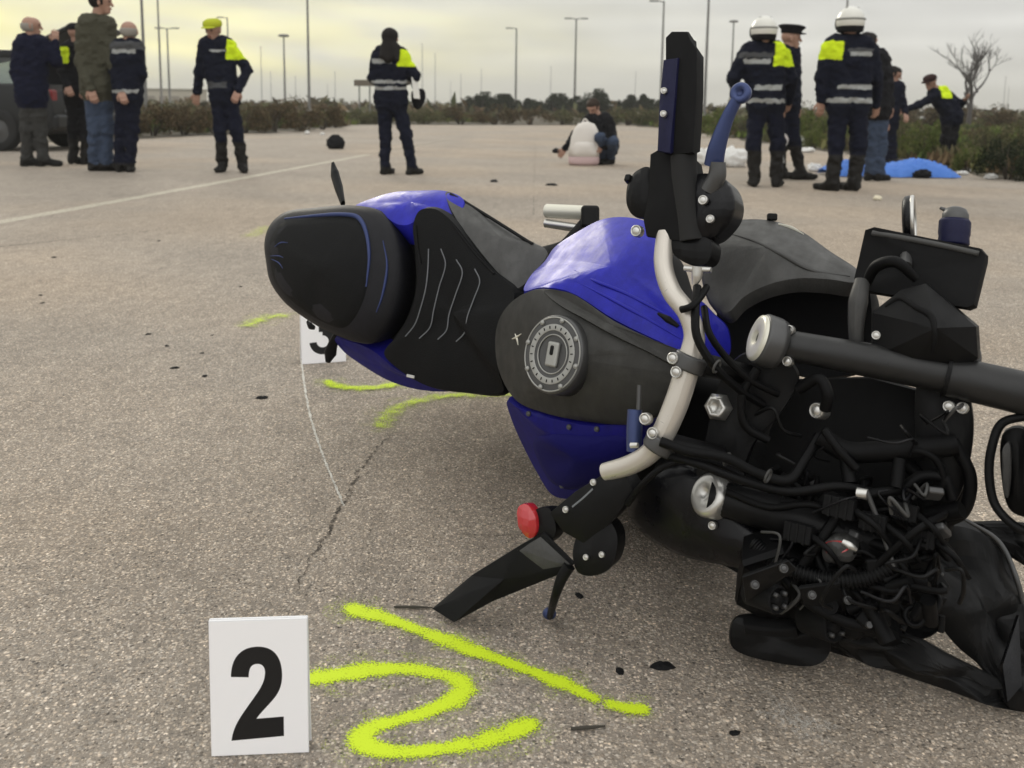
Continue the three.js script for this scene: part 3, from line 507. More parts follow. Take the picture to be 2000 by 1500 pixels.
  for (const s of [[[536, 482], [548, 474], [562, 474]], [[526, 492], [540, 488], [556, 490]], [[528, 500], [545, 500], [553, 503]], [[530, 506], [545, 514], [552, 524]]]) { const q = onPts(top, s, 0.0006); if (q.length > 2) part('logo_stroke', tube(q, [0.0007, 0.0017, 0.0007], { rad: 6 }), M.blueTrim, top); }
  const rs = part('rider_seat', padOf([[806, 436, 0.86], [818, 408, 0.86], [848, 404, 0.86], [878, 424, 0.86], [928, 484, 0.86], [962, 524, 0.86], [1003, 562, 0.865], [1006, 588, 0.87], [985, 612, 0.875], [972, 660, 0.875], [975, 725, 0.87], [985, 768, 0.85], [900, 768, 0.84], [835, 757, 0.84], [775, 722, 0.84], [748, 692, 0.845], [770, 660, 0.85], [796, 618, 0.855], [812, 560, 0.86], [810, 490, 0.86]], { thick: 0.07, bulge: 0.014, rim: 0.012, power: 3, center: [890, 610, 0.845], rings: 9 }), M.seat);
  for (const line of [[[837, 486], [836, 520], [832, 560], [822, 600], [810, 634], [792, 657]], [[861, 486], [870, 516], [858, 560], [847, 606], [840, 639], [819, 661]], [[891, 507], [903, 531], [890, 575], [877, 615], [872, 645], [855, 663]], [[927, 525], [937, 549], [925, 585], [913, 618], [907, 650], [891, 667]]]) part('stitching', tube(onPts(rs, line, 0.0012), 0.0012, { rad: 6 }), M.greyThread, rs);
  for (const line of [[[812, 440], [816, 480], [822, 515]], [[885, 440], [925, 492], [965, 535]]]) part('seat_seam', tube(onPts(rs, line, 0.001), 0.0022, { rad: 6 }), M.blackRough, rs);
  part('seat_badge', rbox(0.02, 0.006, 0.003, 0.001).applyMatrix4(new THREE.Matrix4().makeBasis(F, L, U).setPosition(O(rs, 802, 735, 0.002) ?? B(802, 735, 0.86))), M.steel, rs);
  // tail lamp stalks (turn signals)
  const sig = (pts, r, name) => part(name, tube(P(pts), r, { rad: 12, flat: 0.55 }), M.black);
  sig([[650, 318, 0.74], [654, 340, 0.74], [662, 368, 0.75], [670, 398, 0.77]], [0.006, 0.017, 0.016, 0.009], 'turn_signal');
  sig([[640, 708, 0.78], [645, 690, 0.78], [652, 668, 0.79], [668, 640, 0.80]], [0.005, 0.014, 0.010, 0.008], 'turn_signal');
  sig([[600, 628, 0.80], [606, 636, 0.80], [614, 640, 0.80]], [0.004, 0.009, 0.005], 'tail_hook');

  // --- tank
  const core = part('tank_core', padOf([[1050, 560], [1105, 505], [1195, 455], [1260, 460], [1300, 560], [1330, 660], [1300, 760], [1215, 845], [1150, 880], [1090, 890], [1055, 840], [1015, 780], [990, 700], [1000, 620]], { u: 0.80, thick: 0.16, bulge: 0.03, center: [1150, 690, 0.84] }), M.blackRough);
  const tc = part('tank_cover', padOf([[966, 650, 0.90], [978, 612, 0.915], [1010, 578, 0.94], [1058, 562, 0.965], [1112, 573, 0.975], [1200, 628, 0.985], [1290, 672, 0.99], [1345, 694, 0.985], [1335, 735, 0.985], [1295, 800, 0.97], [1240, 830, 0.955], [1150, 826, 0.945], [1062, 808, 0.925], [1010, 786, 0.91], [984, 752, 0.90], [968, 706, 0.895]], { thick: 0.07, bulge: 0.02, rim: 0.012, power: 2.6, center: [1130, 695, 0.985], rings: 10 }), M.tankGrey);
  part('tank_ridge', pad([[1060, 566, 0.972], [1114, 572, 0.984], [1200, 627, 0.996], [1290, 670, 1.0], [1344, 694, 0.996], [1334, 716, 0.998], [1260, 684, 1.006], [1190, 650, 1.006], [1140, 622, 1.002], [1090, 594, 0.99]].map((q) => B(...q)), { dir: U, thick: 0.028, bulge: 0.004, rim: 0.004 }), M.tankGrey, tc);
  // filler cap
  {
    const c = O(tc, 1088, 693, 0.001), axis = U.clone().addScaledVector(F, -0.2).addScaledVector(L, 0.02).normalize(), y1 = L.clone().addScaledVector(axis, -L.dot(axis)).normalize(), x1 = y1.clone().cross(axis);
    const place = (g) => basisAt(g, c, x1, axis, y1.clone().negate().multiplyScalar(-1).negate());
    const capG = place(lathe([[0, 0.010], [0.030, 0.010], [0.036, 0.0125], [0.060, 0.0125], [0.063, 0.009], [0.064, 0.0], [0.064, -0.03], [0, -0.03]], 48));
    const cap = part('filler_cap', capG, M.darkSteel, tc);
    const ringG = (r, w, h) => place(new THREE.TorusGeometry(r, w, 8, 56).rotateX(Math.PI / 2).translate(0, h, 0));
    part('cap_ring', ringG(0.0585, 0.0013, 0.0125), M.ring, cap); part('cap_ring', ringG(0.0445, 0.0012, 0.0125), M.ring, cap); part('cap_ring', ringG(0.031, 0.0012, 0.0115), M.ring, cap);
    for (let k = 0; k < 8; k++) { const a = k / 8 * Math.PI * 2 + 0.2; part('cap_bolt', place(lathe([[0, 0.0165], [0.0022, 0.0165], [0.0025, 0.015], [0.0036, 0.0160], [0.0042, 0.0145], [0.0042, 0.010], [0, 0.010]], 12).translate(Math.cos(a) * 0.0555, 0, Math.sin(a) * 0.0555)), M.ring, cap); }
    part('cap_band', place(lathe([[0.0375, 0.0128], [0.038, 0.0142], [0.0475, 0.0142], [0.048, 0.0128]], 56)), M.ring, cap);
    for (let k = 0; k < 22; k++) { const a = k / 22 * Math.PI * 2; part('cap_notch', place(rbox(0.0016, 0.0012, 0.0046, 0.0003, 1).rotateY(0).translate(0, 0.0146, 0.0428).rotateY(a)), M.black, cap); }
    part('key_flap', place(rbox(0.024, 0.008, 0.040, 0.004).translate(0.002, 0.0125, 0)), M.ring, cap);
    part('key_slot', place(rbox(0.008, 0.008, 0.016, 0.003).translate(0.002, 0.0145, -0.006)), M.black, cap);
  }
  for (const s of [[[1006, 652], [1010, 662], [1012, 674]], [[1000, 662], [1008, 659], [1018, 652]]]) { const q = onPts(tc, s, 0.0006); if (q.length > 2) part('tank_mark', tube(q, [0.0008, 0.0024, 0.0008], { rad: 6 }), M.cream, tc); }
  const lp = part('left_tank_panel', padOf([[1020, 568, 0.925], [1036, 536, 0.88], [1062, 510, 0.85], [1082, 482, 0.83], [1130, 450, 0.825], [1180, 426, 0.83], [1236, 424, 0.84], [1276, 440, 0.86], [1292, 490, 0.90], [1302, 560, 0.935], [1336, 620, 0.96], [1348, 662, 0.975], [1343, 692, 0.985], [1290, 670, 0.99], [1200, 626, 0.985], [1112, 572, 0.975], [1060, 562, 0.965]], { thick: 0.06, bulge: 0.012, rim: 0.008, power: 2.4, center: [1200, 530, 0.945], rings: 10 }), M.blue);
  part('crease_rib', tube(onPts(lp, [[1122, 528], [1160, 548], [1210, 568], [1270, 598], [1328, 632]], 0), [0.0005, 0.0025, 0.003, 0.0025, 0.001], { rad: 10, seg: 40 }), M.blue, lp);
  part('crease_rib', tube(onPts(lp, [[1122, 548], [1170, 572], [1230, 604], [1290, 638], [1330, 662]], 0), [0.0005, 0.002, 0.003, 0.002, 0.001], { rad: 10, seg: 40 }), M.blue, lp);
  part('panel_vent', tube(onPts(lp, [[1285, 612], [1305, 624], [1325, 638]], 0), [0.002, 0.006, 0.003], { rad: 8 }), M.black, lp);
  const rp = part('right_tank_panel', padOf([[988, 782, 0.89], [1012, 796, 0.91], [1062, 812, 0.925], [1150, 830, 0.945], [1238, 834, 0.95], [1250, 880, 0.935], [1228, 930, 0.89], [1180, 962, 0.85], [1120, 976, 0.81], [1076, 966, 0.785], [1046, 920, 0.785], [1018, 866, 0.81], [998, 820, 0.85]], { thick: 0.06, bulge: 0.012, rim: 0.010, center: [1120, 875, 0.915], rings: 10 }), M.navyBlue);
  part('panel_inset', pad(onPts(rp, [[1040, 866], [1070, 850], [1150, 852], [1226, 858], [1232, 886], [1206, 928], [1160, 948], [1104, 956], [1074, 940], [1052, 904]], 0.001), { dir: U, thick: 0.01, bulge: 0.010, rim: 0.002, power: 4, center: O(rp, 1130, 890, 0.001) }), M.deepBlue, rp);
  for (const [x, y] of [[1033, 808], [1112, 834], [1166, 838], [1098, 949]]) { const p = O(rp, x, y, 0.0005); if (p) bolt('panel_bolt', rp, p, U, 0.0045, 0.003, M.darkSteel); }

  // --- front shrouds
  const sh = part('left_shroud', padOf([[1374, 480, 0.90], [1396, 450, 0.87], [1430, 431, 0.84], [1500, 429, 0.82], [1560, 448, 0.82], [1622, 490, 0.84], [1684, 534, 0.87], [1674, 553, 0.90], [1622, 547, 0.92], [1560, 545, 0.93], [1502, 557, 0.94], [1452, 582, 0.94], [1420, 612, 0.94], [1388, 592, 0.93], [1370, 540, 0.92]], { thick: 0.03, bulge: 0.008, rim: 0.006, center: [1500, 490, 0.905] }), M.greyMatte);
  part('shroud_edge', tube(onPts(sh, [[1410, 452], [1470, 470], [1530, 500], [1585, 528], [1660, 540]], 0), [0.001, 0.003, 0.003, 0.001], { rad: 8 }), M.greyMatte, sh);
  part('shroud_badge', tube(onPts(sh, [[1520, 438], [1545, 446], [1570, 458]], 0.0005), [0.002, 0.004, 0.001], { rad: 6, flat: 0.4 }), M.cream, sh);
  part('shroud_tab', along(rbox(0.016, 0.012, 0.01, 0.003), B(1508, 424, 0.82), B(1508, 410, 0.82)), M.black, sh);
  part('air_duct', padOf([[1400, 590], [1440, 570], [1500, 545], [1600, 538], [1690, 548], [1705, 640], [1690, 720], [1600, 740], [1500, 720], [1420, 700]], { u: 0.83, thick: 0.09, bulge: -0.02, rim: 0.01 }), M.blackRough);
  part('shroud_stay', tube(P([[1684, 548, 0.96], [1676, 590, 0.97], [1672, 650, 0.97], [1676, 700, 0.96]]), [0.010, 0.013, 0.010, 0.009], { rad: 12 }), M.greyMatte);
  part('frame_spar', padOf([[1362, 585, 0.95], [1392, 612, 0.95], [1420, 640, 0.94], [1424, 694, 0.93], [1392, 706, 0.94], [1366, 660, 0.95]], { thick: 0.03, bulge: 0.006 }), M.blue);
  // --- instrument cluster and headlamp housing
  const dash = part('instrument_panel', padOf([[1666, 545, 0.93], [1688, 448, 0.93], [1706, 442, 0.935], [1916, 484, 0.945], [1928, 498, 0.945], [1904, 596, 0.96], [1890, 602, 0.96], [1676, 566, 0.94]], { thick: 0.035, bulge: 0.002, rim: 0.006, round: false, crease: 30 }), M.blackRough);
  part('panel_rim', tube(onPts(dash, [[1704, 455], [1780, 468], [1850, 482], [1912, 496]], 0), 0.004, { rad: 8 }), M.greyMatte, dash);
  part('cluster_bracket', tube(P([[1690, 560, 0.95], [1712, 520, 0.975], [1750, 512, 0.985], [1790, 545, 0.97]]), [0.006, 0.008, 0.008, 0.006], { rad: 12 }), M.blackDeep);
  const hl = part('headlamp_housing', padOf([[1702, 610, 0.985], [1758, 566, 0.985], [1808, 552, 0.975], [1908, 638, 0.985], [1912, 700, 0.975], [1880, 730, 0.97], [1760, 730, 0.975], [1702, 700, 0.98]], { thick: 0.07, bulge: 0.016, rim: 0.006, round: false, crease: 18, center: [1832, 640, 1.0] }), M.black);
  part('housing_ridge', tube(onPts(hl, [[1728, 598], [1756, 582], [1790, 600], [1818, 618], [1826, 650], [1822, 690]], 0), [0.002, 0.004, 0.0045, 0.004, 0.002], { rad: 8, seg: 60 }), M.blackRough, hl);
  bolt('housing_bolt', hl, O(hl, 1712, 655, 0) ?? B(1712, 655, 1), U, 0.006, 0.004);
  part('side_reflector', padOf([[1888, 690, 0.94], [1910, 678, 0.94], [1912, 712, 0.94], [1896, 716, 0.94]], { thick: 0.02, bulge: 0.004 }), M.darkSteel);
  { // round mirror on a short stalk, seen almost edge-on
    const p = B(1776, 430, 0.90), ax = V(0.86, 0.10, 0.42).normalize();
    const mir = part('bar_mirror', along(lathe([[0, -0.006], [0.028, -0.008], [0.0335, -0.005], [0.035, 0.001], [0.0335, 0.005], [0.0305, 0.0055], [0.030, 0.0035], [0, 0.0035]], 40).scale(1, 1, 1.0), p, p.clone().add(ax)), M.blackGloss);
    part('mirror_rim', along(new THREE.TorusGeometry(0.0325, 0.0030, 8, 44).rotateX(Math.PI / 2).translate(0, 0.005, 0), p, p.clone().add(ax)), M.steel, mir);
    part('mirror_glass', along(lathe([[0, 0.0045], [0.0295, 0.0045]], 32), p, p.clone().add(ax)), std(lin(0.7, 0.7, 0.7), { metalness: 1, roughness: 0.08 }), mir);
    part('mirror_stalk', tube([p.clone().addScaledVector(V(0, 1, 0), -0.03), B(1772, 480, 0.92), B(1768, 520, 0.95)], [0.008, 0.007, 0.009], { rad: 10 }), M.darkSteel, mir);
  }
  { // bar-end adjuster, blue barrel with a steel cap
    const p = B(1862, 480, 0.90), q = B(1868, 396, 0.90);
    const ad = part('preload_adjuster', along(lathe([[0, 0], [0.019, 0], [0.0205, 0.004], [0.0195, 0.012], [0.0205, 0.016], [0.0205, 0.033], [0.018, 0.037], [0.0, 0.037]], 10), p, q), M.darkNavy);
    part('adjuster_cap', along(lathe([[0.017, 0.036], [0.017, 0.043], [0.013, 0.051], [0.006, 0.054], [0, 0.054]], 20), p, q), M.darkSteel, ad);
    part('adjuster_lever', tube([B(1858, 418, 0.90), B(1846, 410, 0.90), B(1836, 406, 0.90)], [0.004, 0.003, 0.002], { rad: 8 }), M.darkSteel, ad);
  }

  // --- fork and steering head
  const fk = part('left_fork_tube', [tube(P([[1502, 668, 1.01], [1700, 704, 0.985], [1864, 736, 0.965]]), [0.0205, 0.0225, 0.0235], { rad: 24, seg: 10 })], M.forkGrey);
  part('fork_slider', tube(P([[1852, 734, 0.967], [2000, 768, 0.955], [2150, 805, 0.945]]), [0.0262, 0.0270, 0.0275], { rad: 24, seg: 8 }), M.forkGrey, fk);
  { const a = B(1846, 732, 0.967), b = B(1854, 734, 0.966); part('fork_collar', tube([a, b], [0.0285, 0.0285], { rad: 24 }), M.black, fk); }
  {
    const a = B(1516, 672, 1.01), b = B(1484, 661, 1.025), ax = b.clone().sub(a).normalize();
    const hd = part('fork_clamp', along(lathe([[0.022, -0.006], [0.034, -0.004], [0.036, 0.004], [0.036, 0.022], [0.033, 0.026], [0, 0.026]], 30), a, b), M.darkSteel, fk);
    part('fork_cap', along(lathe([[0.0335, 0.024], [0.032, 0.029], [0.027, 0.031], [0.011, 0.031], [0.009, 0.026], [0, 0.026]], 30), a, b), M.cream, hd);
    for (const [x, y] of [[1543, 645], [1540, 706]]) bolt('pinch_bolt', hd, B(x, y, 1.015), U, 0.007, 0.008);
  }
  const rf = part('right_fork_tube', tube(P([[1385, 968, 1.005], [1540, 1010, 0.97], [1760, 1070, 0.93]]), [0.024, 0.026, 0.026], { rad: 20 }), M.black);
  { const a = B(1392, 970, 1.0), b = B(1370, 962, 1.02); part('fork_cap', along(lathe([[0.030, -0.01], [0.031, 0.010], [0.028, 0.014], [0.024, 0.017], [0.009, 0.017], [0.007, 0.011], [0, 0.011]], 26), a, b), M.steel, rf); bolt('pinch_bolt', rf, B(1393, 1026, 1.0), U, 0.006, 0.006); }
  const yoke = part('triple_clamp', padOf([[1450, 690, 1.0], [1520, 690, 1.0], [1560, 730, 0.985], [1530, 800, 0.985], [1470, 870, 0.99], [1440, 960, 0.99], [1420, 1010, 0.985], [1372, 1016, 0.985], [1352, 960, 0.995], [1372, 880, 1.0], [1390, 800, 1.0], [1410, 735, 1.0]], { thick: 0.04, bulge: 0.006, rim: 0.006 }), M.black);
  { const p = O(yoke, 1405, 795, 0) ?? B(1405, 795, 1.0); part('stem_nut', along(lathe([[0.020, -0.004], [0.0205, 0.006], [0.017, 0.009], [0.016, 0.016], [0.012, 0.018], [0.009, 0.016], [0.0085, 0.010], [0, 0.010]], 6), p, p.clone().add(U)), M.steel, yoke); }
  bolt('clamp_bolt', yoke, B(1604, 803, 0.985), U.clone().addScaledVector(F, -0.3), 0.011, 0.014);
  const lower = part('lower_clamp', padOf([[1800, 730, 0.945], [1880, 750, 0.94], [1900, 800, 0.935], [1895, 900, 0.93], [1860, 990, 0.925], [1800, 1010, 0.93], [1790, 900, 0.935]], { thick: 0.05, bulge: 0.01 }), M.black);
  for (const [x, y] of [[1854, 794], [1880, 797]]) bolt('clamp_bolt', lower, B(x, y, 0.962), U, 0.0075, 0.006);

  // --- handlebar
  const hb = part('handlebar', tube(P([[1300, 455, 1.05], [1296, 520, 1.06], [1312, 570, 1.065], [1343, 612, 1.07], [1356, 655, 1.07], [1345, 710, 1.07], [1320, 790, 1.07], [1292, 852, 1.07], [1270, 884, 1.065], [1230, 908, 1.06], [1182, 922, 1.055]]), [0.0135, 0.0135, 0.0138, 0.014, 0.0145, 0.0165, 0.0168, 0.016, 0.0142, 0.0138, 0.013], { rad: 22, seg: 90 }), M.bar);
  for (const [x, y, a, b, bolts] of [[1347, 708, [1356, 682], [1332, 742], [[1317, 700], [1324, 727]]], [1290, 866, [1302, 838], [1276, 884], [[1263, 818], [1278, 846]]]]) {
    const c = B(x, y, 1.07), ax = B(...a, 1.07).sub(B(...b, 1.07)).normalize();
    const cl = part('bar_clamp', along(lathe([[0.015, -0.011], [0.021, -0.011], [0.0225, -0.008], [0.0225, 0.008], [0.021, 0.011], [0.015, 0.011]], 24), c, c.clone().add(ax)), M.darkSteel, hb);
    part('clamp_arm', tube([c.clone().addScaledVector(U, -0.01), B(x + 60, y + 12, 1.03), B(x + 120, y + 25, 1.0)], [0.017, 0.016, 0.014], { rad: 12 }), M.black, cl);
    for (const [bx, by] of bolts) bolt('clamp_bolt', cl, B(bx, by, 1.085), U, 0.0085, 0.008);
  }
  // upper (left-hand) control: switch block, hand guard, grip, clutch lever
  const sw = part('switch_block', padOf([[1270, 300, 1.06], [1284, 292, 1.06], [1345, 300, 1.06], [1352, 340, 1.06], [1362, 400, 1.06], [1356, 466, 1.06], [1330, 472, 1.06], [1262, 462, 1.06], [1256, 430, 1.06], [1266, 380, 1.06]], { thick: 0.055, bulge: 0.006, rim: 0.006, round: false, crease: 30 }), M.blackRough);
  part('switch_pod', padOf([[1228, 352, 1.05], [1245, 332, 1.05], [1268, 326, 1.05], [1272, 420, 1.05], [1240, 424, 1.05], [1224, 400, 1.05]], { thick: 0.045, bulge: 0.01 }), M.black, sw);
  part('switch_button', along(rbox(0.012, 0.010, 0.014, 0.003), B(1228, 350, 1.05), B(1220, 350, 1.05)), M.black, sw);
  const res = part('clutch_perch', padOf([[1352, 345, 1.05], [1385, 338, 1.05], [1415, 350, 1.05], [1431, 385, 1.05], [1428, 420, 1.05], [1408, 450, 1.05], [1384, 470, 1.05], [1352, 472, 1.05]], { thick: 0.05, bulge: 0.016, rim: 0.01 }), M.blackGloss, sw);
  for (const [x, y, r] of [[1374, 391, 0.007], [1388, 428, 0.006]]) bolt('perch_bolt', sw, B(x, y, 1.072), U, r, 0.004);
  bolt('block_bolt', sw, B(1246, 452, 1.055), U, 0.009, 0.008);
  part('block_foot', padOf([[1300, 466, 1.055], [1388, 468, 1.055], [1384, 510, 1.055], [1360, 520, 1.055], [1318, 500, 1.055]], { thick: 0.04, bulge: 0.006 }), M.black, sw);
  const grip = part('handlebar_grip', tube(P([[1352, 470, 1.05], [1336, 330, 1.055], [1338, 200, 1.06], [1336, 84, 1.065]]), [0.018, 0.019, 0.020, 0.018], { rad: 18 }), M.rubber);
  part('hand_guard', padOf([[1300, 72, 1.085], [1312, 60, 1.085], [1342, 60, 1.085], [1348, 76, 1.085], [1362, 96, 1.08], [1361, 180, 1.08], [1354, 300, 1.075], [1320, 304, 1.075], [1296, 300, 1.075], [1300, 180, 1.08]], { thick: 0.03, bulge: 0.006, rim: 0.006, round: false, crease: 35 }), M.blackRough, grip);
  part('guard_plate', padOf([[1296, 116, 1.09], [1324, 112, 1.092], [1318, 190, 1.09], [1308, 300, 1.085], [1284, 296, 1.08], [1288, 200, 1.085]], { thick: 0.012, bulge: 0.003, rim: 0.003, round: false, crease: 30 }), M.darkNavy, grip);
  for (const [x, y] of [[1298, 178], [1297, 223]]) bolt('guard_bolt', grip, B(x, y, 1.092), U, 0.005, 0.004);
  const lev = part('clutch_lever', tube(P([[1394, 322, 1.06], [1400, 290, 1.07], [1420, 232, 1.08], [1440, 192, 1.085]]), [0.014, 0.013, 0.0095, 0.008], { rad: 14, flat: 0.8 }), M.blueAnod);
  { const c = B(1447, 182, 1.085); part('lever_ball', along(lathe([[0, -0.006], [0.010, -0.008], [0.0145, -0.004], [0.015, 0.003], [0.012, 0.007], [0.006, 0.006], [0.005, 0.001], [0, 0.001]], 20), c, c.clone().add(U)), M.blueAnod, lev); }
  part('lever_pivot', tube(P([[1385, 372, 1.055], [1400, 345, 1.06], [1402, 316, 1.065]]), [0.014, 0.013, 0.011], { rad: 12 }), M.darkSteel, lev);
  const adj = part('cable_adjuster', tube(P([[1337, 524, 1.06], [1362, 526, 1.06], [1389, 527, 1.06]]), [0.004, 0.0045, 0.004], { rad: 10 }), M.steel);
  part('adjuster_stem', tube(P([[1364, 522, 1.06], [1361, 540, 1.06], [1357, 556, 1.06]]), [0.009, 0.0075, 0.004], { rad: 10 }), M.steel, adj);
  // lower (right-hand) control: throttle block, brake lever, bar-end mirror
  const th = part('throttle_block', padOf([[1180, 925, 1.06], [1225, 932, 1.055], [1240, 960, 1.05], [1195, 1020, 1.05], [1140, 1062, 1.05], [1100, 1040, 1.055], [1072, 1002, 1.06], [1120, 962, 1.06]], { thick: 0.05, bulge: 0.008, rim: 0.006, round: false, crease: 30 }), M.black);
  part('block_seam', tube(onPts(th, [[1118, 990], [1140, 972], [1158, 955]], 0), 0.0015, { rad: 6 }), M.greyThread, th);
  for (const [x, y, r] of [[1160, 942, 0.005], [1106, 995, 0.005]]) bolt('block_bolt', th, O(th, x, y, 0) ?? B(x, y, 1.065), U, r, 0.004);
  const br = part('brake_perch', padOf([[1130, 1040, 1.045], [1180, 1010, 1.045], [1205, 1040, 1.04], [1198, 1100, 1.04], [1168, 1124, 1.04], [1130, 1120, 1.045], [1118, 1085, 1.05]], { thick: 0.04, bulge: 0.008 }), M.black);
  for (const [x, y] of [[1176, 1083], [1145, 1088]]) bolt('perch_bolt', br, O(br, x, y, 0) ?? B(x, y, 1.05), U, 0.0045, 0.003);
  const bl = part('brake_lever', tube([B(1112, 1105, 1.05), B(1098, 1128, 1.05), B(1086, 1160, 1.045), G(1074, 1204, 0.014).sub(base)], [0.009, 0.0085, 0.0065, 0.005], { rad: 12 }), M.black);
  { const c = G(1073, 1198, 0.014).sub(base); part('lever_ball', new THREE.SphereGeometry(0.011, 16, 12).scale(1, 0.8, 1).translate(c.x, c.y, c.z), M.blueAnod, bl); }
  const re = part('bar_end_reflector', padOf([[1012, 990, 1.06], [1028, 984, 1.06], [1046, 1010, 1.06], [1048, 1042, 1.055], [1034, 1052, 1.055], [1012, 1028, 1.06]], { thick: 0.02, bulge: 0.008, rim: 0.005 }), M.red);
  part('reflector_seat', padOf([[1040, 1000, 1.05], [1072, 992, 1.05], [1086, 1040, 1.05], [1060, 1066, 1.045], [1042, 1050, 1.05]], { thick: 0.03, bulge: 0.003 }), M.black, re);
  { // mirror blade reaching down to the ground
    const pts = [B(1020, 1062, 1.055), B(1062, 1040, 1.055), B(1122, 1100, 1.05), B(1108, 1116, 1.045), G(960, 1176, 0.03).sub(base), G(885, 1217, 0.010).sub(base), G(842, 1190, 0.012).sub(base), B(920, 1124, 1.03)];
    const mb = part('bar_end_mirror', pad(pts, { dir: U, thick: 0.012, bulge: 0.004, rim: 0.003, round: false, crease: 30 }), M.blackRough);
    part('mirror_arm', pad(onPts(mb, [[1010, 1074], [1056, 1048], [1114, 1102], [1064, 1124]], 0.0005), { dir: U, thick: 0.01, bulge: 0.005, round: false, rim: 0.003 }), M.greyMatte, mb);
  }
  const rsv = part('brake_reservoir', tube(P([[1240, 800, 1.055], [1239, 840, 1.055], [1238, 882, 1.055]]), [0.0105, 0.0115, 0.0105], { rad: 8 }), M.blueAnod);
  part('reservoir_pin', tube(P([[1249, 752, 1.055], [1248, 780, 1.055], [1247, 806, 1.055]]), 0.0035, { rad: 8 }), M.darkSteel, rsv);
  part('reservoir_clip', tube(P([[1232, 870, 1.068], [1246, 870, 1.068]]), 0.004, { rad: 8 }), M.steel, rsv);

  // --- hoses and cables
  const cables = [
    [[[1362, 560, 1.06], [1358, 610, 1.085], [1362, 660, 1.095], [1395, 715, 1.08], [1440, 758, 1.04], [1490, 790, 1.0]], 0.006],
    [[[1375, 600, 1.05], [1385, 650, 1.07], [1420, 700, 1.05], [1470, 745, 1.03], [1520, 770, 1.0]], 0.005],
    [[[1330, 605, 1.09], [1348, 600, 1.092], [1368, 580, 1.07], [1380, 560, 1.05]], 0.005],
    [[[1290, 862, 1.09], [1340, 880, 1.08], [1420, 895, 1.06], [1480, 925, 1.04], [1540, 938, 1.02], [1570, 900, 1.0], [1600, 850, 0.98]], 0.007],
    [[[1300, 890, 1.07], [1360, 905, 1.07], [1440, 935, 1.05], [1540, 960, 1.02], [1640, 950, 1.0], [1720, 965, 0.97]], 0.006],
    [[[1225, 985, 1.05], [1260, 940, 1.07], [1310, 905, 1.07], [1380, 900, 1.05], [1450, 930, 1.02]], 0.0045],
    [[[1560, 760, 1.0], [1600, 740, 1.01], [1616, 770, 1.01], [1612, 800, 1.0]], 0.008],
    [[[1480, 720, 1.03], [1450, 770, 1.03], [1455, 830, 1.02], [1500, 860, 1.0]], 0.006],
    [[[1600, 850, 0.99], [1650, 880, 0.98], [1740, 880, 0.975], [1870, 868, 0.96]], 0.014],
    [[[1610, 840, 1.0], [1640, 880, 1.0], [1672, 915, 0.99]], 0.006],
    [[[1700, 965, 0.98], [1760, 955, 0.97], [1800, 930, 0.965], [1845, 935, 0.96], [1860, 975, 0.955]], 0.007],
    [[[1640, 1000, 0.98], [1600, 1060, 0.99], [1560, 1120, 0.99], [1550, 1180, 0.98]], 0.007],
    [[[1690, 1100, 0.98], [1740, 1150, 0.97], [1800, 1140, 0.96], [1830, 1090, 0.95]], 0.006],
    [[[1500, 1080, 0.98], [1560, 1160, 0.98], [1640, 1210, 0.97], [1720, 1230, 0.96]], 0.008],
    [[[1860, 860, 0.95], [1895, 930, 0.94], [1880, 1000, 0.93], [1840, 1020, 0.93]], 0.008],
    [[[1420, 960, 1.02], [1500, 990, 1.01], [1580, 985, 1.0], [1660, 1010, 0.98]], 0.005],
    [[[1760, 900, 0.97], [1790, 880, 0.98], [1830, 900, 0.97], [1840, 950, 0.96], [1800, 960, 0.96]], 0.005],
  ];
  for (const [p, r] of cables) part('cable', tube(P(p), r, { rad: 9, seg: 36 }), M.blackDeep);
  { // thin loose wires torn out of the harness
    const rd = rng(191), spots = []; for (let i = 0; i < 60; i++) spots.push([mix(1440, 1860, rd()), mix(800, 1180, rd()), mix(0.985, 1.02, rd())]);
    for (let i = 0; i < 26; i++) {
      const a = spots[Math.floor(rd() * 60)], dx = (rd() - 0.3) * 190, dy = (rd() - 0.4) * 150, b = [clamp(a[0] + dx, 1430, 1880), clamp(a[1] + dy, 790, 1190), a[2] - 0.02];
      const q = [B(...a), B(mix(a[0], b[0], 0.3) + (rd() - 0.5) * 70, mix(a[1], b[1], 0.3) + (rd() - 0.5) * 60, a[2] + 0.012), B(mix(a[0], b[0], 0.7) + (rd() - 0.5) * 70, mix(a[1], b[1], 0.7) + (rd() - 0.5) * 60, a[2]), B(...b)];
      part('wire', tube(q, 0.0014 + 0.0014 * rd(), { rad: 6, seg: 26 }), i % 5 === 0 ? M.greyMatte : i % 3 ? M.black : M.blackGloss);
    }
  }
  const rod = part('link_rod', tube(P([[1692, 958, 1.0], [1720, 1030, 0.99], [1746, 1106, 0.985]]), 0.0035, { rad: 8 }), M.darkSteel);
  part('rod_end', tube(P([[1674, 962, 1.0], [1694, 966, 1.0]]), [0.007, 0.007], { rad: 10 }), M.steel, rod);

  // --- engine bay behind the steering head, broken headlamp and cowl pieces towards the ground
  part('radiator', padOf([[1540, 740], [1700, 735], [1870, 780], [1885, 960], [1850, 1060], [1700, 1100], [1560, 1080], [1480, 980], [1500, 840]], { u: 0.90, thick: 0.08, bulge: 0.01, rim: 0.01, round: false }), M.blackRough);
  const ec = part('engine_case', padOf([[1280, 900], [1420, 860], [1600, 880], [1760, 950], [1840, 1060], [1780, 1180], [1640, 1220], [1540, 1180], [1420, 1110], [1300, 1040]], { u: 0.86, thick: 0.12, bulge: 0.02, rough: 0.012, freq: 25, crease: 20 }), M.blackRough);
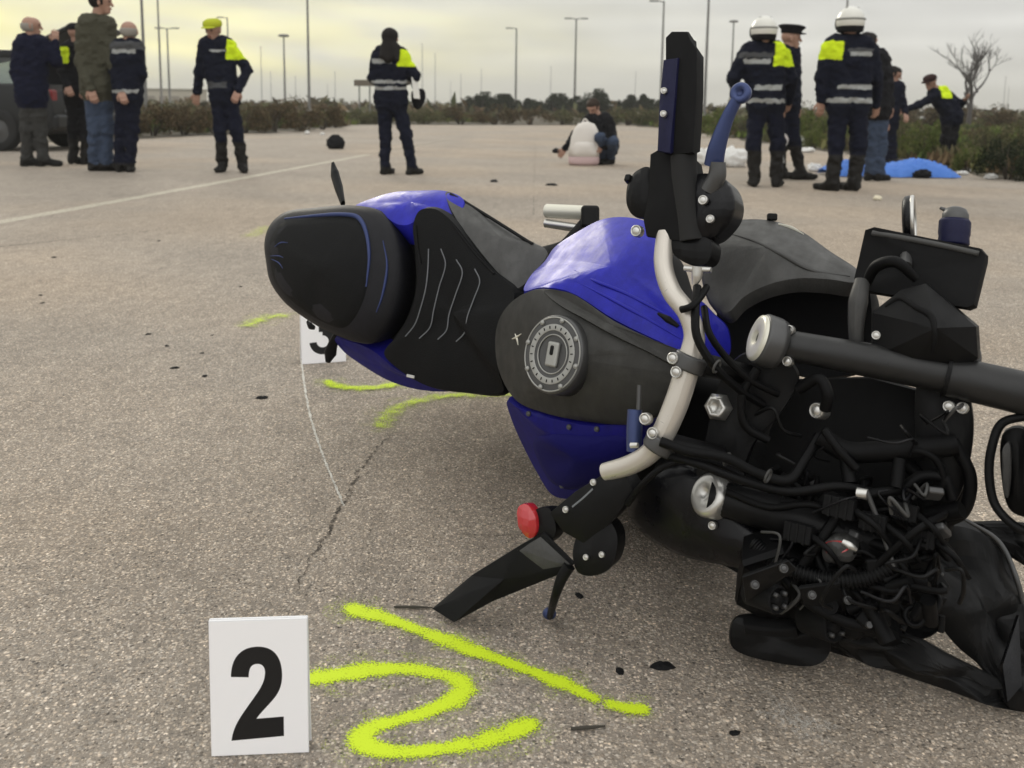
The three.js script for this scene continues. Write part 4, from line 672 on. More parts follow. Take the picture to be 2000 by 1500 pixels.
  const rsh = part('right_shroud', padOf([[1236, 965, 0.98], [1275, 925, 1.0], [1345, 915, 1.0], [1400, 960, 0.99], [1460, 1030, 0.985], [1530, 1095, 0.975], [1500, 1118, 0.96], [1420, 1106, 0.95], [1330, 1085, 0.95], [1262, 1048, 0.955], [1226, 1004, 0.965]], { thick: 0.025, bulge: 0.02, rim: 0.005 }), M.blackGloss);
  part('footrest_pedal', pad([[1424, 1240, 0.05], [1436, 1206, 0.075], [1490, 1200, 0.08], [1560, 1212, 0.08], [1612, 1236, 0.075], [1622, 1275, 0.04], [1596, 1300, 0.028], [1500, 1292, 0.028], [1432, 1268, 0.030]].map(([x, y, h]) => G(x, y, h).sub(base)), { dir: V(0, 0.5, 0.86), thick: 0.028, bulge: 0.012, rim: 0.006 }), M.black);
  part('pedal_tread', pad([[1452, 1222, 0.084], [1555, 1228, 0.086], [1560, 1246, 0.07], [1455, 1240, 0.068]].map(([x, y, h]) => G(x, y, h).sub(base)), { dir: V(0, 0.7, 0.7), thick: 0.02, bulge: 0.004, round: false }), M.blackRough, bike.children[bike.children.length - 1]);
  part('clutch_cover', pad([[1450, 1105, 0.20], [1530, 1078, 0.22], [1640, 1120, 0.19], [1700, 1190, 0.12], [1680, 1250, 0.06], [1600, 1250, 0.05], [1500, 1214, 0.07], [1436, 1180, 0.11]].map(([x, y, h]) => G(x, y, h).sub(base)), { dir: V(0, 0.35, 0.93), thick: 0.05, bulge: 0.004, rim: 0.008, rough: 0.02, freq: 14, crease: 24, round: false }), M.blackDeep);
  {
    const g2 = (x, y, h) => G(x, y, h).sub(base), plate = (q, m = M.black) => part('bracket_plate', pad(q.map((e) => g2(...e)), { dir: V(0, 0.4, 0.9), thick: 0.006, bulge: 0.001, rim: 0.0015, round: false, crease: 25 }), m);
    const b1 = plate([[1450, 1128, 0.21], [1540, 1096, 0.24], [1556, 1112, 0.23], [1500, 1150, 0.19], [1456, 1176, 0.16]]);
    const b2 = plate([[1560, 1150, 0.19], [1640, 1140, 0.20], [1690, 1176, 0.16], [1640, 1196, 0.14], [1570, 1180, 0.16]], M.blackRough);
    for (const [m, x, y, h] of [[b1, 1474, 1142, 0.20], [b1, 1530, 1110, 0.235], [b2, 1585, 1162, 0.19], [b2, 1655, 1172, 0.175]]) bolt('bracket_bolt', m, g2(x, y, h + 0.006), V(0, 0.4, 0.9).normalize(), 0.0055, 0.004, M.darkSteel);
    for (const [x, y, h, r] of [[1610, 1215, 0.12, 0.022], [1500, 1165, 0.17, 0.018]]) { const p = g2(x, y, h), q = p.clone().add(V(0.5, 0.2, 0.84)); const c = part('cast_boss', along(lathe([[0, 0.02], [r * 0.4, 0.02], [r * 0.45, 0.012], [r * 0.8, 0.012], [r * 0.86, 0.02], [r, 0.017], [r * 1.05, -0.03], [0, -0.03]], 20), p, q), M.blackRough); for (let k = 0; k < 4; k++) { const a = k * 1.571 + 0.4; part('boss_bolt', along(lathe([[0, 0.024], [0.003, 0.024], [0.0035, 0.016], [0, 0.016]], 8).translate(Math.cos(a) * r * 0.62, 0, Math.sin(a) * r * 0.62), p, q), M.darkSteel, c); } }
    const hose = P([[1470, 1060, 1.0], [1520, 1100, 1.0], [1600, 1130, 0.995], [1690, 1130, 0.985], [1770, 1090, 0.975]]), cv = new THREE.CatmullRomCurve3(hose), rib = [tube(hose, 0.0085, { rad: 10, seg: 40 })];
    for (let k = 1; k < 46; k++) { const p = cv.getPoint(k / 46), t = cv.getTangent(k / 46); rib.push(along(new THREE.TorusGeometry(0.0092, 0.0018, 6, 14).rotateX(Math.PI / 2), p, p.clone().add(t))); }
    part('ribbed_hose', merge(rib), M.black);
    for (const [x, y, u, w] of [[1706, 1020, 0.99, 0.022], [1640, 990, 1.0, 0.026], [1768, 1000, 0.985, 0.02], [1560, 1040, 1.0, 0.024], [1800, 1050, 0.975, 0.022]]) {
      const p = B(x, y, u), cn = part('wiring_connector', basisAt(rbox(w * 1.5, w, w * 0.8, 0.002), p, F, L, U), M.blackRough);
      for (let k = -1; k <= 1; k++) part('connector_rib', basisAt(rbox(w * 0.12, w * 1.06, w * 0.1, 0.0005, 1), p.clone().addScaledVector(F, k * w * 0.4).addScaledVector(U, w * 0.42), F, L, U), M.black, cn);
      part('wire_bundle', tube([p.clone().addScaledVector(F, w * 0.7), p.clone().addScaledVector(F, w * 1.8).addScaledVector(L, -0.01).addScaledVector(U, 0.01), p.clone().addScaledVector(F, w * 2.6).addScaledVector(L, -0.035).addScaledVector(U, -0.01)], [0.005, 0.004, 0.003], { rad: 7 }), M.blackDeep, cn);
    }
    for (const [x, y] of [[1420, 897], [1500, 930], [1400, 716]]) { const p = B(x, y, x < 1410 ? 1.085 : 1.055), q = B(x + 10, y + 5, x < 1410 ? 1.085 : 1.055); part('cable_tie', along(new THREE.TorusGeometry(0.0085, 0.0018, 6, 16).rotateX(Math.PI / 2), p, q), M.greyMatte); }
  }
  part('belly_cover', pad([[1500, 1180, 0.10], [1620, 1190, 0.12], [1720, 1225, 0.10], [1770, 1270, 0.05], [1700, 1290, 0.022], [1600, 1268, 0.022], [1520, 1240, 0.03]].map(([x, y, h]) => G(x, y, h).sub(base)), { dir: V(0, 0.5, 0.86), thick: 0.03, bulge: 0.006, rim: 0.006, rough: 0.008, freq: 30, crease: 20 }), M.black);
  const gp = (list) => list.map(([x, y, h]) => G(x, y, h).sub(base));
  const cowl = part('broken_cowl', pad(gp([[1790, 1018, 0.20], [1880, 1008, 0.21], [1950, 1060, 0.18], [1990, 1130, 0.14], [2020, 1220, 0.09], [2060, 1300, 0.045], [2030, 1376, 0.03], [1978, 1384, 0.02], [1950, 1345, 0.035], [1916, 1300, 0.05], [1872, 1262, 0.065], [1836, 1216, 0.095], [1806, 1150, 0.14], [1790, 1080, 0.18]]), { dir: V(0, 0.6, 0.8), thick: 0.012, bulge: 0.012, rough: 0.020, freq: 13, crease: 22, rim: 0.003 }), M.dustyBlack);
  part('cowl_edge', tube(gp([[1880, 1012, 0.225], [1950, 1058, 0.195], [1985, 1130, 0.155], [2004, 1210, 0.10]]), [0.002, 0.004, 0.004, 0.003], { rad: 8 }), M.darkSteel, cowl);
  part('torn_fairing', pad(gp([[1640, 1250, 0.06], [1700, 1236, 0.075], [1790, 1248, 0.08], [1870, 1290, 0.06], [1980, 1340, 0.04], [2060, 1360, 0.03], [2040, 1390, 0.012], [1960, 1386, 0.012], [1860, 1352, 0.014], [1760, 1318, 0.016], [1660, 1282, 0.022]]), { dir: V(0, 0.8, 0.6), thick: 0.010, bulge: 0.008, rough: 0.016, freq: 14, crease: 22, rim: 0.003 }), M.dustyBlack);
  part('torn_fairing', pad(gp([[1840, 1030, 0.19], [2000, 1020, 0.21], [2080, 1060, 0.2], [2060, 1130, 0.15], [1960, 1080, 0.17]]), { dir: V(0, 0.7, 0.7), thick: 0.012, bulge: 0.008, rough: 0.012, freq: 24, crease: 14 }), M.blackRough);
  part('torn_fairing', pad(gp([[1900, 1205, 0.09], [1950, 1180, 0.12], [2040, 1190, 0.12], [2100, 1290, 0.08], [2060, 1378, 0.03], [1985, 1384, 0.02], [1944, 1345, 0.03], [1922, 1280, 0.055]]), { dir: V(0, 0.6, 0.8), thick: 0.012, bulge: 0.01, rough: 0.014, freq: 14, crease: 22 }), M.dustyBlack);
  part('headlamp_bowl', pad(gp([[1690, 1150, 0.12], [1800, 1120, 0.14], [1850, 1170, 0.12], [1830, 1235, 0.08], [1740, 1250, 0.07], [1680, 1210, 0.08]]), { dir: V(0, 0.5, 0.86), thick: 0.03, bulge: -0.02, rough: 0.006, freq: 40, crease: 16 }), M.black);
  part('lamp_bracket', pad(gp([[1990, 1200, 0.13], [1996, 1340, 0.06], [1968, 1372, 0.04], [1958, 1300, 0.08]]), { dir: V(0, 0.4, 0.9), thick: 0.01, bulge: 0.004, round: false }), M.blackGloss);
  { const p = P([[1606, 1062, 0.99], [1640, 1050, 0.995], [1672, 1068, 0.99], [1664, 1096, 0.985], [1612, 1096, 0.985]]); const cv = part('cam_cover', pad(p, { dir: U, thick: 0.03, bulge: 0.01 }), M.greyMatte); part('warning_sticker', pad(onPts(cv, [[1610, 1062], [1640, 1056], [1662, 1066], [1650, 1078], [1614, 1080]], 0.001), { dir: U, thick: 0.002, bulge: 0.001, rim: 0.0005 }), M.red, cv); part('cover_tab', tube(P([[1646, 1058, 1.01], [1660, 1066, 1.01], [1672, 1074, 1.005]]), [0.004, 0.005, 0.003], { rad: 8 }), M.steel, cv); }
  // many small broken fittings, brackets and plugs, loosely wired together
  {
    const rd = rng(77), bits = [], shine = [];
    const spots = [];
    for (let i = 0; i < 150; i++) {
      const t = rd(), px = mix(1480, 1850, rd()), py = mix(900, 1235, Math.pow(rd(), 0.8)), u = mix(0.93, 0.985, rd());
      if (py > 1060 + (px - 1480) * 0.5 + 60) continue;
      if (px < 1560 && py > 1120) continue;
      spots.push([px, py, u]);
    }
    for (const [px, py, u] of spots) {
      const p = B(px, py, u), k = rd(), ax = V(rd() - 0.5, rd() - 0.5, rd() - 0.5).normalize(), s = 0.006 + 0.016 * rd();
      const g = k < 0.45 ? rbox(s * 1.3, s * (0.7 + rd()), s * 0.6, s * 0.2, 1) : k < 0.8 ? new THREE.CylinderGeometry(s * 0.5, s * 0.5, s * 2.2, 10) : new THREE.TorusGeometry(s * 0.8, s * 0.22, 6, 14);
      (rd() < 0.10 ? shine : bits).push(along(g, p, p.clone().add(ax)));
    }
    for (let i = 0; i < 46; i++) {
      const a = spots[Math.floor(rd() * spots.length)], b = spots[Math.floor(rd() * spots.length)]; if (Math.hypot(a[0] - b[0], a[1] - b[1]) > 190) continue;
      const p = B(...a), q = B(...b), m = p.clone().lerp(q, 0.5).add(V((rd() - 0.5) * 0.06, (rd() - 0.2) * 0.06, (rd() - 0.2) * 0.05));
      bits.push(tube([p, m, q], 0.0022 + 0.003 * rd(), { rad: 6, seg: 14 }));
    }
    const w = part('broken_fittings', merge(bits), M.blackDeep); w.userData.kind = 'stuff';
    const w2 = part('bare_metal_fittings', merge(shine), M.darkSteel); w2.userData.kind = 'stuff';
  }
  // brake disc and calliper at the edge of the wheel
  {
    const c = B(2030, 925, 0.90), ax = V(0.80, 0.12, 0.58).normalize();
    const disc = part('brake_disc', along(lathe([[0.05, -0.002], [0.082, -0.002], [0.084, 0], [0.082, 0.002], [0.05, 0.002], [0.05, -0.002]], 44), c, c.clone().add(ax)), M.darkSteel);
    part('disc_rim', along(new THREE.TorusGeometry(0.084, 0.006, 8, 44).rotateX(Math.PI / 2), c, c.clone().add(ax)), M.black, disc);
    part('brake_caliper', padOf([[1962, 842, 0.94], [1998, 836, 0.94], [2030, 900, 0.93], [2020, 1010, 0.925], [1975, 1000, 0.925], [1955, 930, 0.93]], { thick: 0.04, bulge: 0.01 }), M.black, disc);
    part('caliper_pad', padOf([[1960, 872, 0.955], [1970, 864, 0.955], [1974, 920, 0.95], [1967, 974, 0.945], [1960, 960, 0.945], [1957, 910, 0.95]], { thick: 0.01, bulge: 0.003 }), M.greyMatte, disc);
    part('brake_hose', tube(P([[2010, 812, 0.955], [1958, 826, 0.955], [1938, 870, 0.955], [1932, 930, 0.952], [1946, 990, 0.95], [1990, 1032, 0.95], [2020, 1040, 0.95]]), 0.0055, { rad: 8, seg: 40 }), M.black, disc);
  }
  // --- far side: footrest, engine, swing arm, wheels, exhaust (hidden behind the bodywork)
  const peg = part('footrest', [tube(P([[1068, 412, 0.52], [1150, 416, 0.52]]), [0.016, 0.016], { rad: 14 })], M.cream);
  part('footrest', tube(P([[1066, 436, 0.52], [1130, 446, 0.52]]), [0.010, 0.010], { rad: 12 }), M.steel);
  part('footrest_hinge', [along(rbox(0.04, 0.05, 0.04, 0.008), B(1152, 425, 0.52), B(1152, 405, 0.52)), tube(P([[1150, 430, 0.52], [1128, 452, 0.53], [1100, 480, 0.55], [1060, 500, 0.6]]), [0.016, 0.013, 0.012, 0.02], { rad: 10 })], M.black, peg);
  const wheel = (c, r, w, axis) => {
    const t = part('wheel', along(lathe([[r * 0.70, -w * 0.40], [r * 0.80, -w * 0.5], [r * 0.93, -w * 0.46], [r, -w * 0.15], [r, w * 0.15], [r * 0.93, w * 0.46], [r * 0.80, w * 0.5], [r * 0.70, w * 0.40], [r * 0.70, -w * 0.40]], 48), c, c.clone().add(axis)), M.rubber);
    part('rim', along(lathe([[r * 0.60, -w * 0.38], [r * 0.71, -w * 0.42], [r * 0.71, w * 0.42], [r * 0.60, w * 0.38], [r * 0.60, -w * 0.38]], 40), c, c.clone().add(axis)), M.darkSteel, t);
    for (let k = 0; k < 5; k++) { const e1 = axis.clone().cross(V(0, 0, 1)).normalize(), e2 = axis.clone().cross(e1), a = k / 5 * Math.PI * 2; part('spoke', tube([c.clone(), c.clone().addScaledVector(e1, Math.cos(a) * r * 0.63).addScaledVector(e2, Math.sin(a) * r * 0.63)], [0.022, 0.014], { rad: 8 }), M.darkSteel, t); }
    part('hub', along(lathe([[0, -0.05], [0.04, -0.05], [0.045, 0], [0.04, 0.05], [0, 0.05]], 20), c, c.clone().add(axis)), M.darkSteel, t);
  };
  wheel(local(-0.52, -0.02, 0.42), 0.28, 0.16, L);
  part('swing_arm', tube([local(-0.5, -0.03, 0.42), local(-0.28, -0.03, 0.44), local(-0.06, -0.03, 0.46)], [0.03, 0.04, 0.05], { rad: 12 }), M.darkSteel);
  part('engine_block', basisAt(rbox(0.42, 0.26, 0.34, 0.04), local(0.05, -0.13, 0.56), F, L, U), M.blackRough);
  part('exhaust_can', tube([local(0.1, -0.2, 0.42), local(-0.12, -0.2, 0.38), local(-0.32, -0.2, 0.42)], [0.04, 0.06, 0.05], { rad: 16 }), M.darkSteel);
}

// ---------------------------------------------------------------- people
function surfaceNet(f, min, max, cell) {                             // meshes the zero surface of a distance field
  const nx = Math.ceil((max.x - min.x) / cell) + 1, ny = Math.ceil((max.y - min.y) / cell) + 1, nz = Math.ceil((max.z - min.z) / cell) + 1;
  const val = new Float32Array(nx * ny * nz), id = (i, j, k) => (k * ny + j) * nx + i;
  for (let k = 0; k < nz; k++) for (let j = 0; j < ny; j++) for (let i = 0; i < nx; i++) val[id(i, j, k)] = f(min.x + i * cell, min.y + j * cell, min.z + k * cell);
  const vert = new Int32Array(nx * ny * nz).fill(-1), pos = [], idx = [], off = [[0, 0, 0], [1, 0, 0], [0, 1, 0], [1, 1, 0], [0, 0, 1], [1, 0, 1], [0, 1, 1], [1, 1, 1]], edges = [[0, 1], [2, 3], [4, 5], [6, 7], [0, 2], [1, 3], [4, 6], [5, 7], [0, 4], [1, 5], [2, 6], [3, 7]];
  const cv = new Float32Array(8);
  for (let k = 0; k < nz - 1; k++) for (let j = 0; j < ny - 1; j++) for (let i = 0; i < nx - 1; i++) {
    let m = 0; for (let c = 0; c < 8; c++) { cv[c] = val[id(i + off[c][0], j + off[c][1], k + off[c][2])]; if (cv[c] < 0) m |= 1 << c; }
    if (m === 0 || m === 255) continue;
    let x = 0, y = 0, z = 0, n = 0;
    for (const [a, b] of edges) if ((cv[a] < 0) !== (cv[b] < 0)) { const t = cv[a] / (cv[a] - cv[b]); x += mix(off[a][0], off[b][0], t); y += mix(off[a][1], off[b][1], t); z += mix(off[a][2], off[b][2], t); n++; }
    vert[id(i, j, k)] = pos.length / 3; pos.push(min.x + (i + x / n) * cell, min.y + (j + y / n) * cell, min.z + (k + z / n) * cell);
  }
  const quad = (a, b, c, d, flip) => { if (a < 0 || b < 0 || c < 0 || d < 0) return; flip ? idx.push(a, c, b, a, d, c) : idx.push(a, b, c, a, c, d); };
  for (let k = 1; k < nz - 1; k++) for (let j = 1; j < ny - 1; j++) for (let i = 1; i < nx - 1; i++) {
    const s = val[id(i, j, k)] < 0;
    if (s !== val[id(i + 1, j, k)] < 0) quad(vert[id(i, j - 1, k - 1)], vert[id(i, j, k - 1)], vert[id(i, j, k)], vert[id(i, j - 1, k)], !s);
    if (s !== val[id(i, j + 1, k)] < 0) quad(vert[id(i - 1, j, k - 1)], vert[id(i - 1, j, k)], vert[id(i, j, k)], vert[id(i, j, k - 1)], !s);
    if (s !== val[id(i, j, k + 1)] < 0) quad(vert[id(i - 1, j - 1, k)], vert[id(i, j - 1, k)], vert[id(i, j, k)], vert[id(i - 1, j, k)], !s);
  }
  return { pos, idx };
}
const cap = (a, b, ra, rb = ra, t = '') => { const dx = b.x - a.x, dy = b.y - a.y, dz = b.z - a.z; return { ax: a.x, ay: a.y, az: a.z, dx, dy, dz, l: Math.max(1e-9, dx * dx + dy * dy + dz * dz), ra, rb, t, a, b }; };
const capD = (c, x, y, z) => { const px = x - c.ax, py = y - c.ay, pz = z - c.az; let t = (px * c.dx + py * c.dy + pz * c.dz) / c.l; t = t < 0 ? 0 : t > 1 ? 1 : t; const qx = px - t * c.dx, qy = py - t * c.dy, qz = pz - t * c.dz; return Math.sqrt(qx * qx + qy * qy + qz * qz) - (c.ra + (c.rb - c.ra) * t); };
const field = (caps, k) => (x, y, z) => { let d = 9; for (let i = 0; i < caps.length; i++) { const e = capD(caps[i], x, y, z); const h = k - Math.abs(d - e); d = Math.min(d, e) - (h > 0 ? h * h / (4 * k) : 0); } return d; };
const boxOf = (caps, pad) => { const b = new THREE.Box3(); for (const c of caps) for (const [p, r] of [[c.a, c.ra], [c.b, c.rb]]) { b.expandByPoint(p.clone().addScalar(r + pad)); b.expandByPoint(p.clone().addScalar(-r - pad)); } return b; };
const SKIN = lin(0.36, 0.21, 0.15);
const skinMat = std(SKIN, { roughness: 0.6, vertexColors: true });
skinMat.color.set(0xffffff);
const clothTex = grain(256, 91, (x, y, r) => 0.78 + 0.2 * tileNoise(x, y, 256, 12, 3) + 0.15 * (r() - 0.5)); clothTex.colorSpace = THREE.SRGBColorSpace;
const cloth = (r, g, b, rough = 0.9) => phys(lin(r, g, b), { roughness: rough, specularIntensity: 0.35 });
const C = { navy: cloth(0.006, 0.0075, 0.022), black: cloth(0.009, 0.009, 0.011), police: cloth(0.0055, 0.007, 0.016), trouser: cloth(0.006, 0.0075, 0.018), olive: cloth(0.062, 0.060, 0.042), jeans: cloth(0.045, 0.062, 0.10), grey: cloth(0.042, 0.042, 0.040), hiviz: cloth(0.62, 0.80, 0.02), reflect: cloth(0.32, 0.33, 0.32, 0.5), shoe: cloth(0.012, 0.011, 0.010, 0.6), hair: cloth(0.012, 0.010, 0.009, 0.7), greyHair: cloth(0.30, 0.28, 0.25, 0.8), white: cloth(0.72, 0.71, 0.66, 0.35), band: cloth(0.25, 0.25, 0.23), brownHair: cloth(0.035, 0.024, 0.017, 0.7), shade: cloth(0.07, 0.072, 0.075), cap: cloth(0.42, 0.46, 0.03) };

function person(sp) {
  const ref = G(...sp.ref), d0 = -ref.z, org = V(ref.x, 0, ref.z), s = sp.s ?? 1;
  const J = ([px, py, dz = 0]) => D(px, py, d0 - dz).sub(org);
  const o = thing('person', sp.label, 'person', org.toArray(), sp.group);
  const j = {}; for (const k of Object.keys(sp.j)) j[k] = J(sp.j[k]);
  for (const k of ['anL', 'anR']) { if (!sp.lift?.[k]) j[k].y = 0.085 * s; }
  for (const k of ['toL', 'toR']) { if (!sp.lift?.[k]) j[k].y = 0.032 * s; }
  for (const e of ['L', 'R']) { const d = j['to' + e].clone().sub(j['an' + e]).setY(0); if (d.length() < 0.15 * s) { const f = V(Math.sin(sp.face * Math.PI / 180), 0, Math.cos(sp.face * Math.PI / 180)); d.addScaledVector(f, 0.13 * s); } d.setLength(0.17 * s); j['to' + e].set(j['an' + e].x + d.x, j['to' + e].y, j['an' + e].z + d.z); }
  const mid = (a, b, t = 0.5) => a.clone().lerp(b, t);
  const k = s * (sp.bulk ?? 1), T = [];
  const jk = (a, b, ra, rb) => T.push(cap(a, b, ra * k, (rb ?? ra) * k, 'jacket')), tr = (a, b, ra, rb) => T.push(cap(a, b, ra * k, (rb ?? ra) * k, 'trousers'));
  jk(mid(j.shL, j.neck, 0.22), mid(j.shR, j.neck, 0.22), 0.072); jk(j.neck, j.chest, 0.07, 0.12);
  for (const e of ['L', 'R']) {
    const hip = j['hi' + e];
    jk(mid(j['sh' + e], j.neck, 0.42), mid(hip, j.pelvis, 0.35).add(V(0, 0.05 * s, 0)), 0.112, 0.118);
    jk(mid(hip, j.pelvis, 0.25).add(V(0, 0.07 * s, 0)), mid(hip, j.pelvis, 0.22).add(V(0, -0.005, 0)), 0.118, 0.122);
    jk(j['sh' + e], j['el' + e], 0.068, 0.058); jk(j['el' + e], j['ha' + e], 0.057, 0.045);
    tr(mid(hip, j.pelvis, 0.2), j['kn' + e], 0.094, 0.070); tr(j['kn' + e], j['an' + e].clone().add(V(0, 0.03 * s, 0)), sp.boots ? 0.068 : 0.070, sp.boots ? 0.058 : 0.062);
    T.push(cap(j['an' + e].clone().add(V(0, -0.03 * s, 0)), j['to' + e].clone(), 0.050 * s, 0.036 * s, 'shoe'));
    T.push(cap(j['an' + e].clone().add(V(0, 0.03 * s, 0)), mid(j['an' + e], j['to' + e], -0.25).setY(0.035 * s), 0.052 * s, 0.038 * s, 'shoe'));
  }
  const ff = field(T, 0.035 * s);
  const ph = sp.ref[0], fold = (x, y, z) => 0.011 * n3(x * 6 + ph, y * 9, z * 6) + 0.008 * n3(x * 13, y * 19 + ph, z * 13) + 0.004 * n3(x * 26, y * 34, z * 26 + ph);
  const b = boxOf(T, 0.03), net = surfaceNet((x, y, z) => { const d = ff(x, y, z); return d > 0.05 || d < -0.05 ? d : d + fold(x, y, z); }, b.min, b.max, 0.0135);
  // split the clothing into garments
  const nameOf = [], nv = net.pos.length / 3;
  for (let i = 0; i < nv; i++) {
    const x = net.pos[i * 3], y = net.pos[i * 3 + 1], z = net.pos[i * 3 + 2]; let best = 9, t = '';
    for (const c of T) { let d = capD(c, x, y, z); if (c.t === 'jacket') d -= 0.012; if (d < best) { best = d; t = c.t; } }
    if (t === 'shoe') t = 'shoe';
    if (t === 'trousers' && sp.boots && y < sp.boots * s) t = 'shoe';
    const wob = 0.016 * n3(x * 9, y * 9 + sp.ref[0], z * 9);
    for (const zn of sp.zones ?? []) if ((!zn.on || zn.on === t)) { const [x0, x1, y0, y1] = zn.at; const lo = D(x0, y1, d0).sub(org), hi = D(x1, y0, d0).sub(org); if (x + wob >= lo.x && x + wob <= hi.x && y + wob * 0.5 >= lo.y && y + wob * 0.5 <= hi.y) t = zn.name; }
    nameOf.push(t);
  }
  const groups = {};
  for (let i = 0; i < net.idx.length; i += 3) { const n = [0, 1, 2].map((q) => nameOf[net.idx[i + q]]); let t = n[0] === n[1] || n[0] === n[2] ? n[0] : n[1]; if (t === 'shoe') { const x = net.pos[net.idx[i] * 3], zz = net.pos[net.idx[i] * 3 + 2]; t = Math.hypot(x - j.anL.x, zz - j.anL.z) < Math.hypot(x - j.anR.x, zz - j.anR.z) ? 'shoe.L' : 'shoe.R'; } (groups[t] ??= []).push(net.idx[i], net.idx[i + 1], net.idx[i + 2]); }
  const nrm = geoOf(net.pos, net.idx).attributes.normal;
  const mats = { jacket: sp.jacket, trousers: sp.trousers, 'shoe.L': C.shoe, 'shoe.R': C.shoe, reflective_stripe: C.reflect, high_visibility_panel: C.hiviz, belt: C.reflect, yoke: C.shade, ...(sp.mats ?? {}) };
  for (const [t, ix] of Object.entries(groups)) {
    const map = new Map(), p = [], n = [], id = [];
    for (const v of ix) { if (!map.has(v)) { map.set(v, p.length / 3); p.push(net.pos[v * 3], net.pos[v * 3 + 1], net.pos[v * 3 + 2]); n.push(nrm.getX(v), nrm.getY(v), nrm.getZ(v)); } id.push(map.get(v)); }
    const g = new THREE.BufferGeometry(); g.setAttribute('position', new THREE.BufferAttribute(new Float32Array(p), 3)); g.setAttribute('normal', new THREE.BufferAttribute(new Float32Array(n), 3)); g.setIndex(id);
    mesh(t.replace(/\..$/, ''), g, mats[t], o);
  }
  // the body itself: one continuous figure under the clothes, head and hands on finer grids
  const yaw = (sp.headYaw ?? sp.face) * Math.PI / 180, nod = (sp.nod ?? 0) * Math.PI / 180;
  const hz = V(Math.sin(yaw) * Math.cos(nod), -Math.sin(nod), Math.cos(yaw) * Math.cos(nod)), hx = V(Math.cos(yaw), 0, -Math.sin(yaw)), hy = hz.clone().cross(hx);
  const H = (x, y, z) => j.head.clone().addScaledVector(hx, x * s).addScaledVector(hy, y * s).addScaledVector(hz, z * s);
  const hc = [cap(H(0, 0.028, -0.022), H(0, 0.03, 0.018), 0.083 * s, 0.074 * s), cap(H(0, -0.02, 0.02), H(0, -0.078, 0.048), 0.062 * s, 0.036 * s), cap(H(0, 0.012, 0.088), H(0, -0.022, 0.104), 0.010 * s, 0.015 * s), cap(H(-0.03, 0.035, 0.078), H(0.03, 0.035, 0.078), 0.016 * s), cap(H(-0.018, -0.052, 0.084), H(0.018, -0.052, 0.084), 0.010 * s), cap(H(-0.078, 0.012, -0.008), H(-0.084, -0.02, -0.004), 0.016 * s, 0.012 * s), cap(H(0.078, 0.012, -0.008), H(0.084, -0.02, -0.004), 0.016 * s, 0.012 * s), cap(H(0, -0.03, -0.015), j.neck, 0.056 * s, 0.060 * s)];
  const limbs = [cap(mid(j.shL, j.neck, 0.3), mid(j.shR, j.neck, 0.3), 0.055 * s), cap(j.neck, j.chest, 0.05 * s, 0.075 * s), cap(j.chest, j.pelvis, 0.075 * s, 0.07 * s)];
  for (const e of ['L', 'R']) limbs.push(cap(j['sh' + e], j['el' + e], 0.045 * s, 0.036 * s), cap(j['el' + e], j['ha' + e], 0.036 * s, 0.027 * s), cap(mid(j['hi' + e], j.pelvis, 0.2), j['kn' + e], 0.06 * s, 0.042 * s), cap(j['kn' + e], j['an' + e], 0.040 * s, 0.028 * s));
  limbs.push(cap(H(0, -0.03, -0.015), j.neck, 0.05 * s, 0.055 * s));
  const bits = [];
  const addNet = (caps, kk, cell, paint) => { const bb = boxOf(caps, cell * 2.5), nn = surfaceNet(field(caps, kk), bb.min, bb.max, cell), g = geoOf(nn.pos, nn.idx), col = []; for (let i = 0; i < nn.pos.length; i += 3) col.push(...paint(nn.pos[i], nn.pos[i + 1], nn.pos[i + 2])); g.setAttribute('color', new THREE.BufferAttribute(new Float32Array(col), 3)); bits.push(g); };
  const sk = [SKIN.r * (sp.tone ?? 1), SKIN.g * (sp.tone ?? 1), SKIN.b * (sp.tone ?? 1)];
  addNet(limbs, 0.03 * s, 0.019, () => sk);
  const eyes = [H(-0.031, 0.014, 0.086), H(0.031, 0.014, 0.086)], mouth = H(0, -0.056, 0.092);
  addNet(hc, 0.016 * s, 0.0065, (x, y, z) => { for (const e of eyes) if ((x - e.x) ** 2 + (y - e.y) ** 2 + (z - e.z) ** 2 < (0.013 * s) ** 2) return [0.03, 0.022, 0.02]; if ((x - mouth.x) ** 2 + ((y - mouth.y) * 2.4) ** 2 + (z - mouth.z) ** 2 < (0.022 * s) ** 2) return [sk[0] * 0.75, sk[1] * 0.5, sk[2] * 0.5]; return sk; });
  for (const e of ['L', 'R']) {
    const w = j['ha' + e], dir = (sp.hand?.[e] ? V(...sp.hand[e]) : w.clone().sub(j['el' + e])).normalize(), side = dir.clone().cross(V(0.3, 0.2, 1)).normalize(), nm = side.clone().cross(dir), q = (a, b2, c) => w.clone().addScaledVector(side, a * s).addScaledVector(dir, b2 * s).addScaledVector(nm, c * s), sg = e === 'L' ? 1 : -1;
    const hcaps = [cap(q(0, -0.03, 0), q(0, 0.02, 0), 0.026 * s, 0.028 * s), cap(q(-0.022, 0.03, 0), q(-0.026, 0.085, 0), 0.017 * s, 0.015 * s), cap(q(0.022, 0.03, 0), q(0.026, 0.08, 0), 0.017 * s, 0.015 * s), cap(q(0, 0.03, 0), q(0, 0.085, 0), 0.018 * s, 0.015 * s)];
    [[-0.030, 0.062], [-0.010, 0.074], [0.011, 0.068], [0.030, 0.050]].forEach(([x, l]) => { hcaps.push(cap(q(x, 0.088, 0), q(x * 1.08, 0.088 + l * 0.55, -0.010), 0.0095 * s, 0.009 * s), cap(q(x * 1.08, 0.088 + l * 0.55, -0.010), q(x * 1.06, 0.088 + l * 0.92, -0.034), 0.009 * s, 0.0078 * s)); });
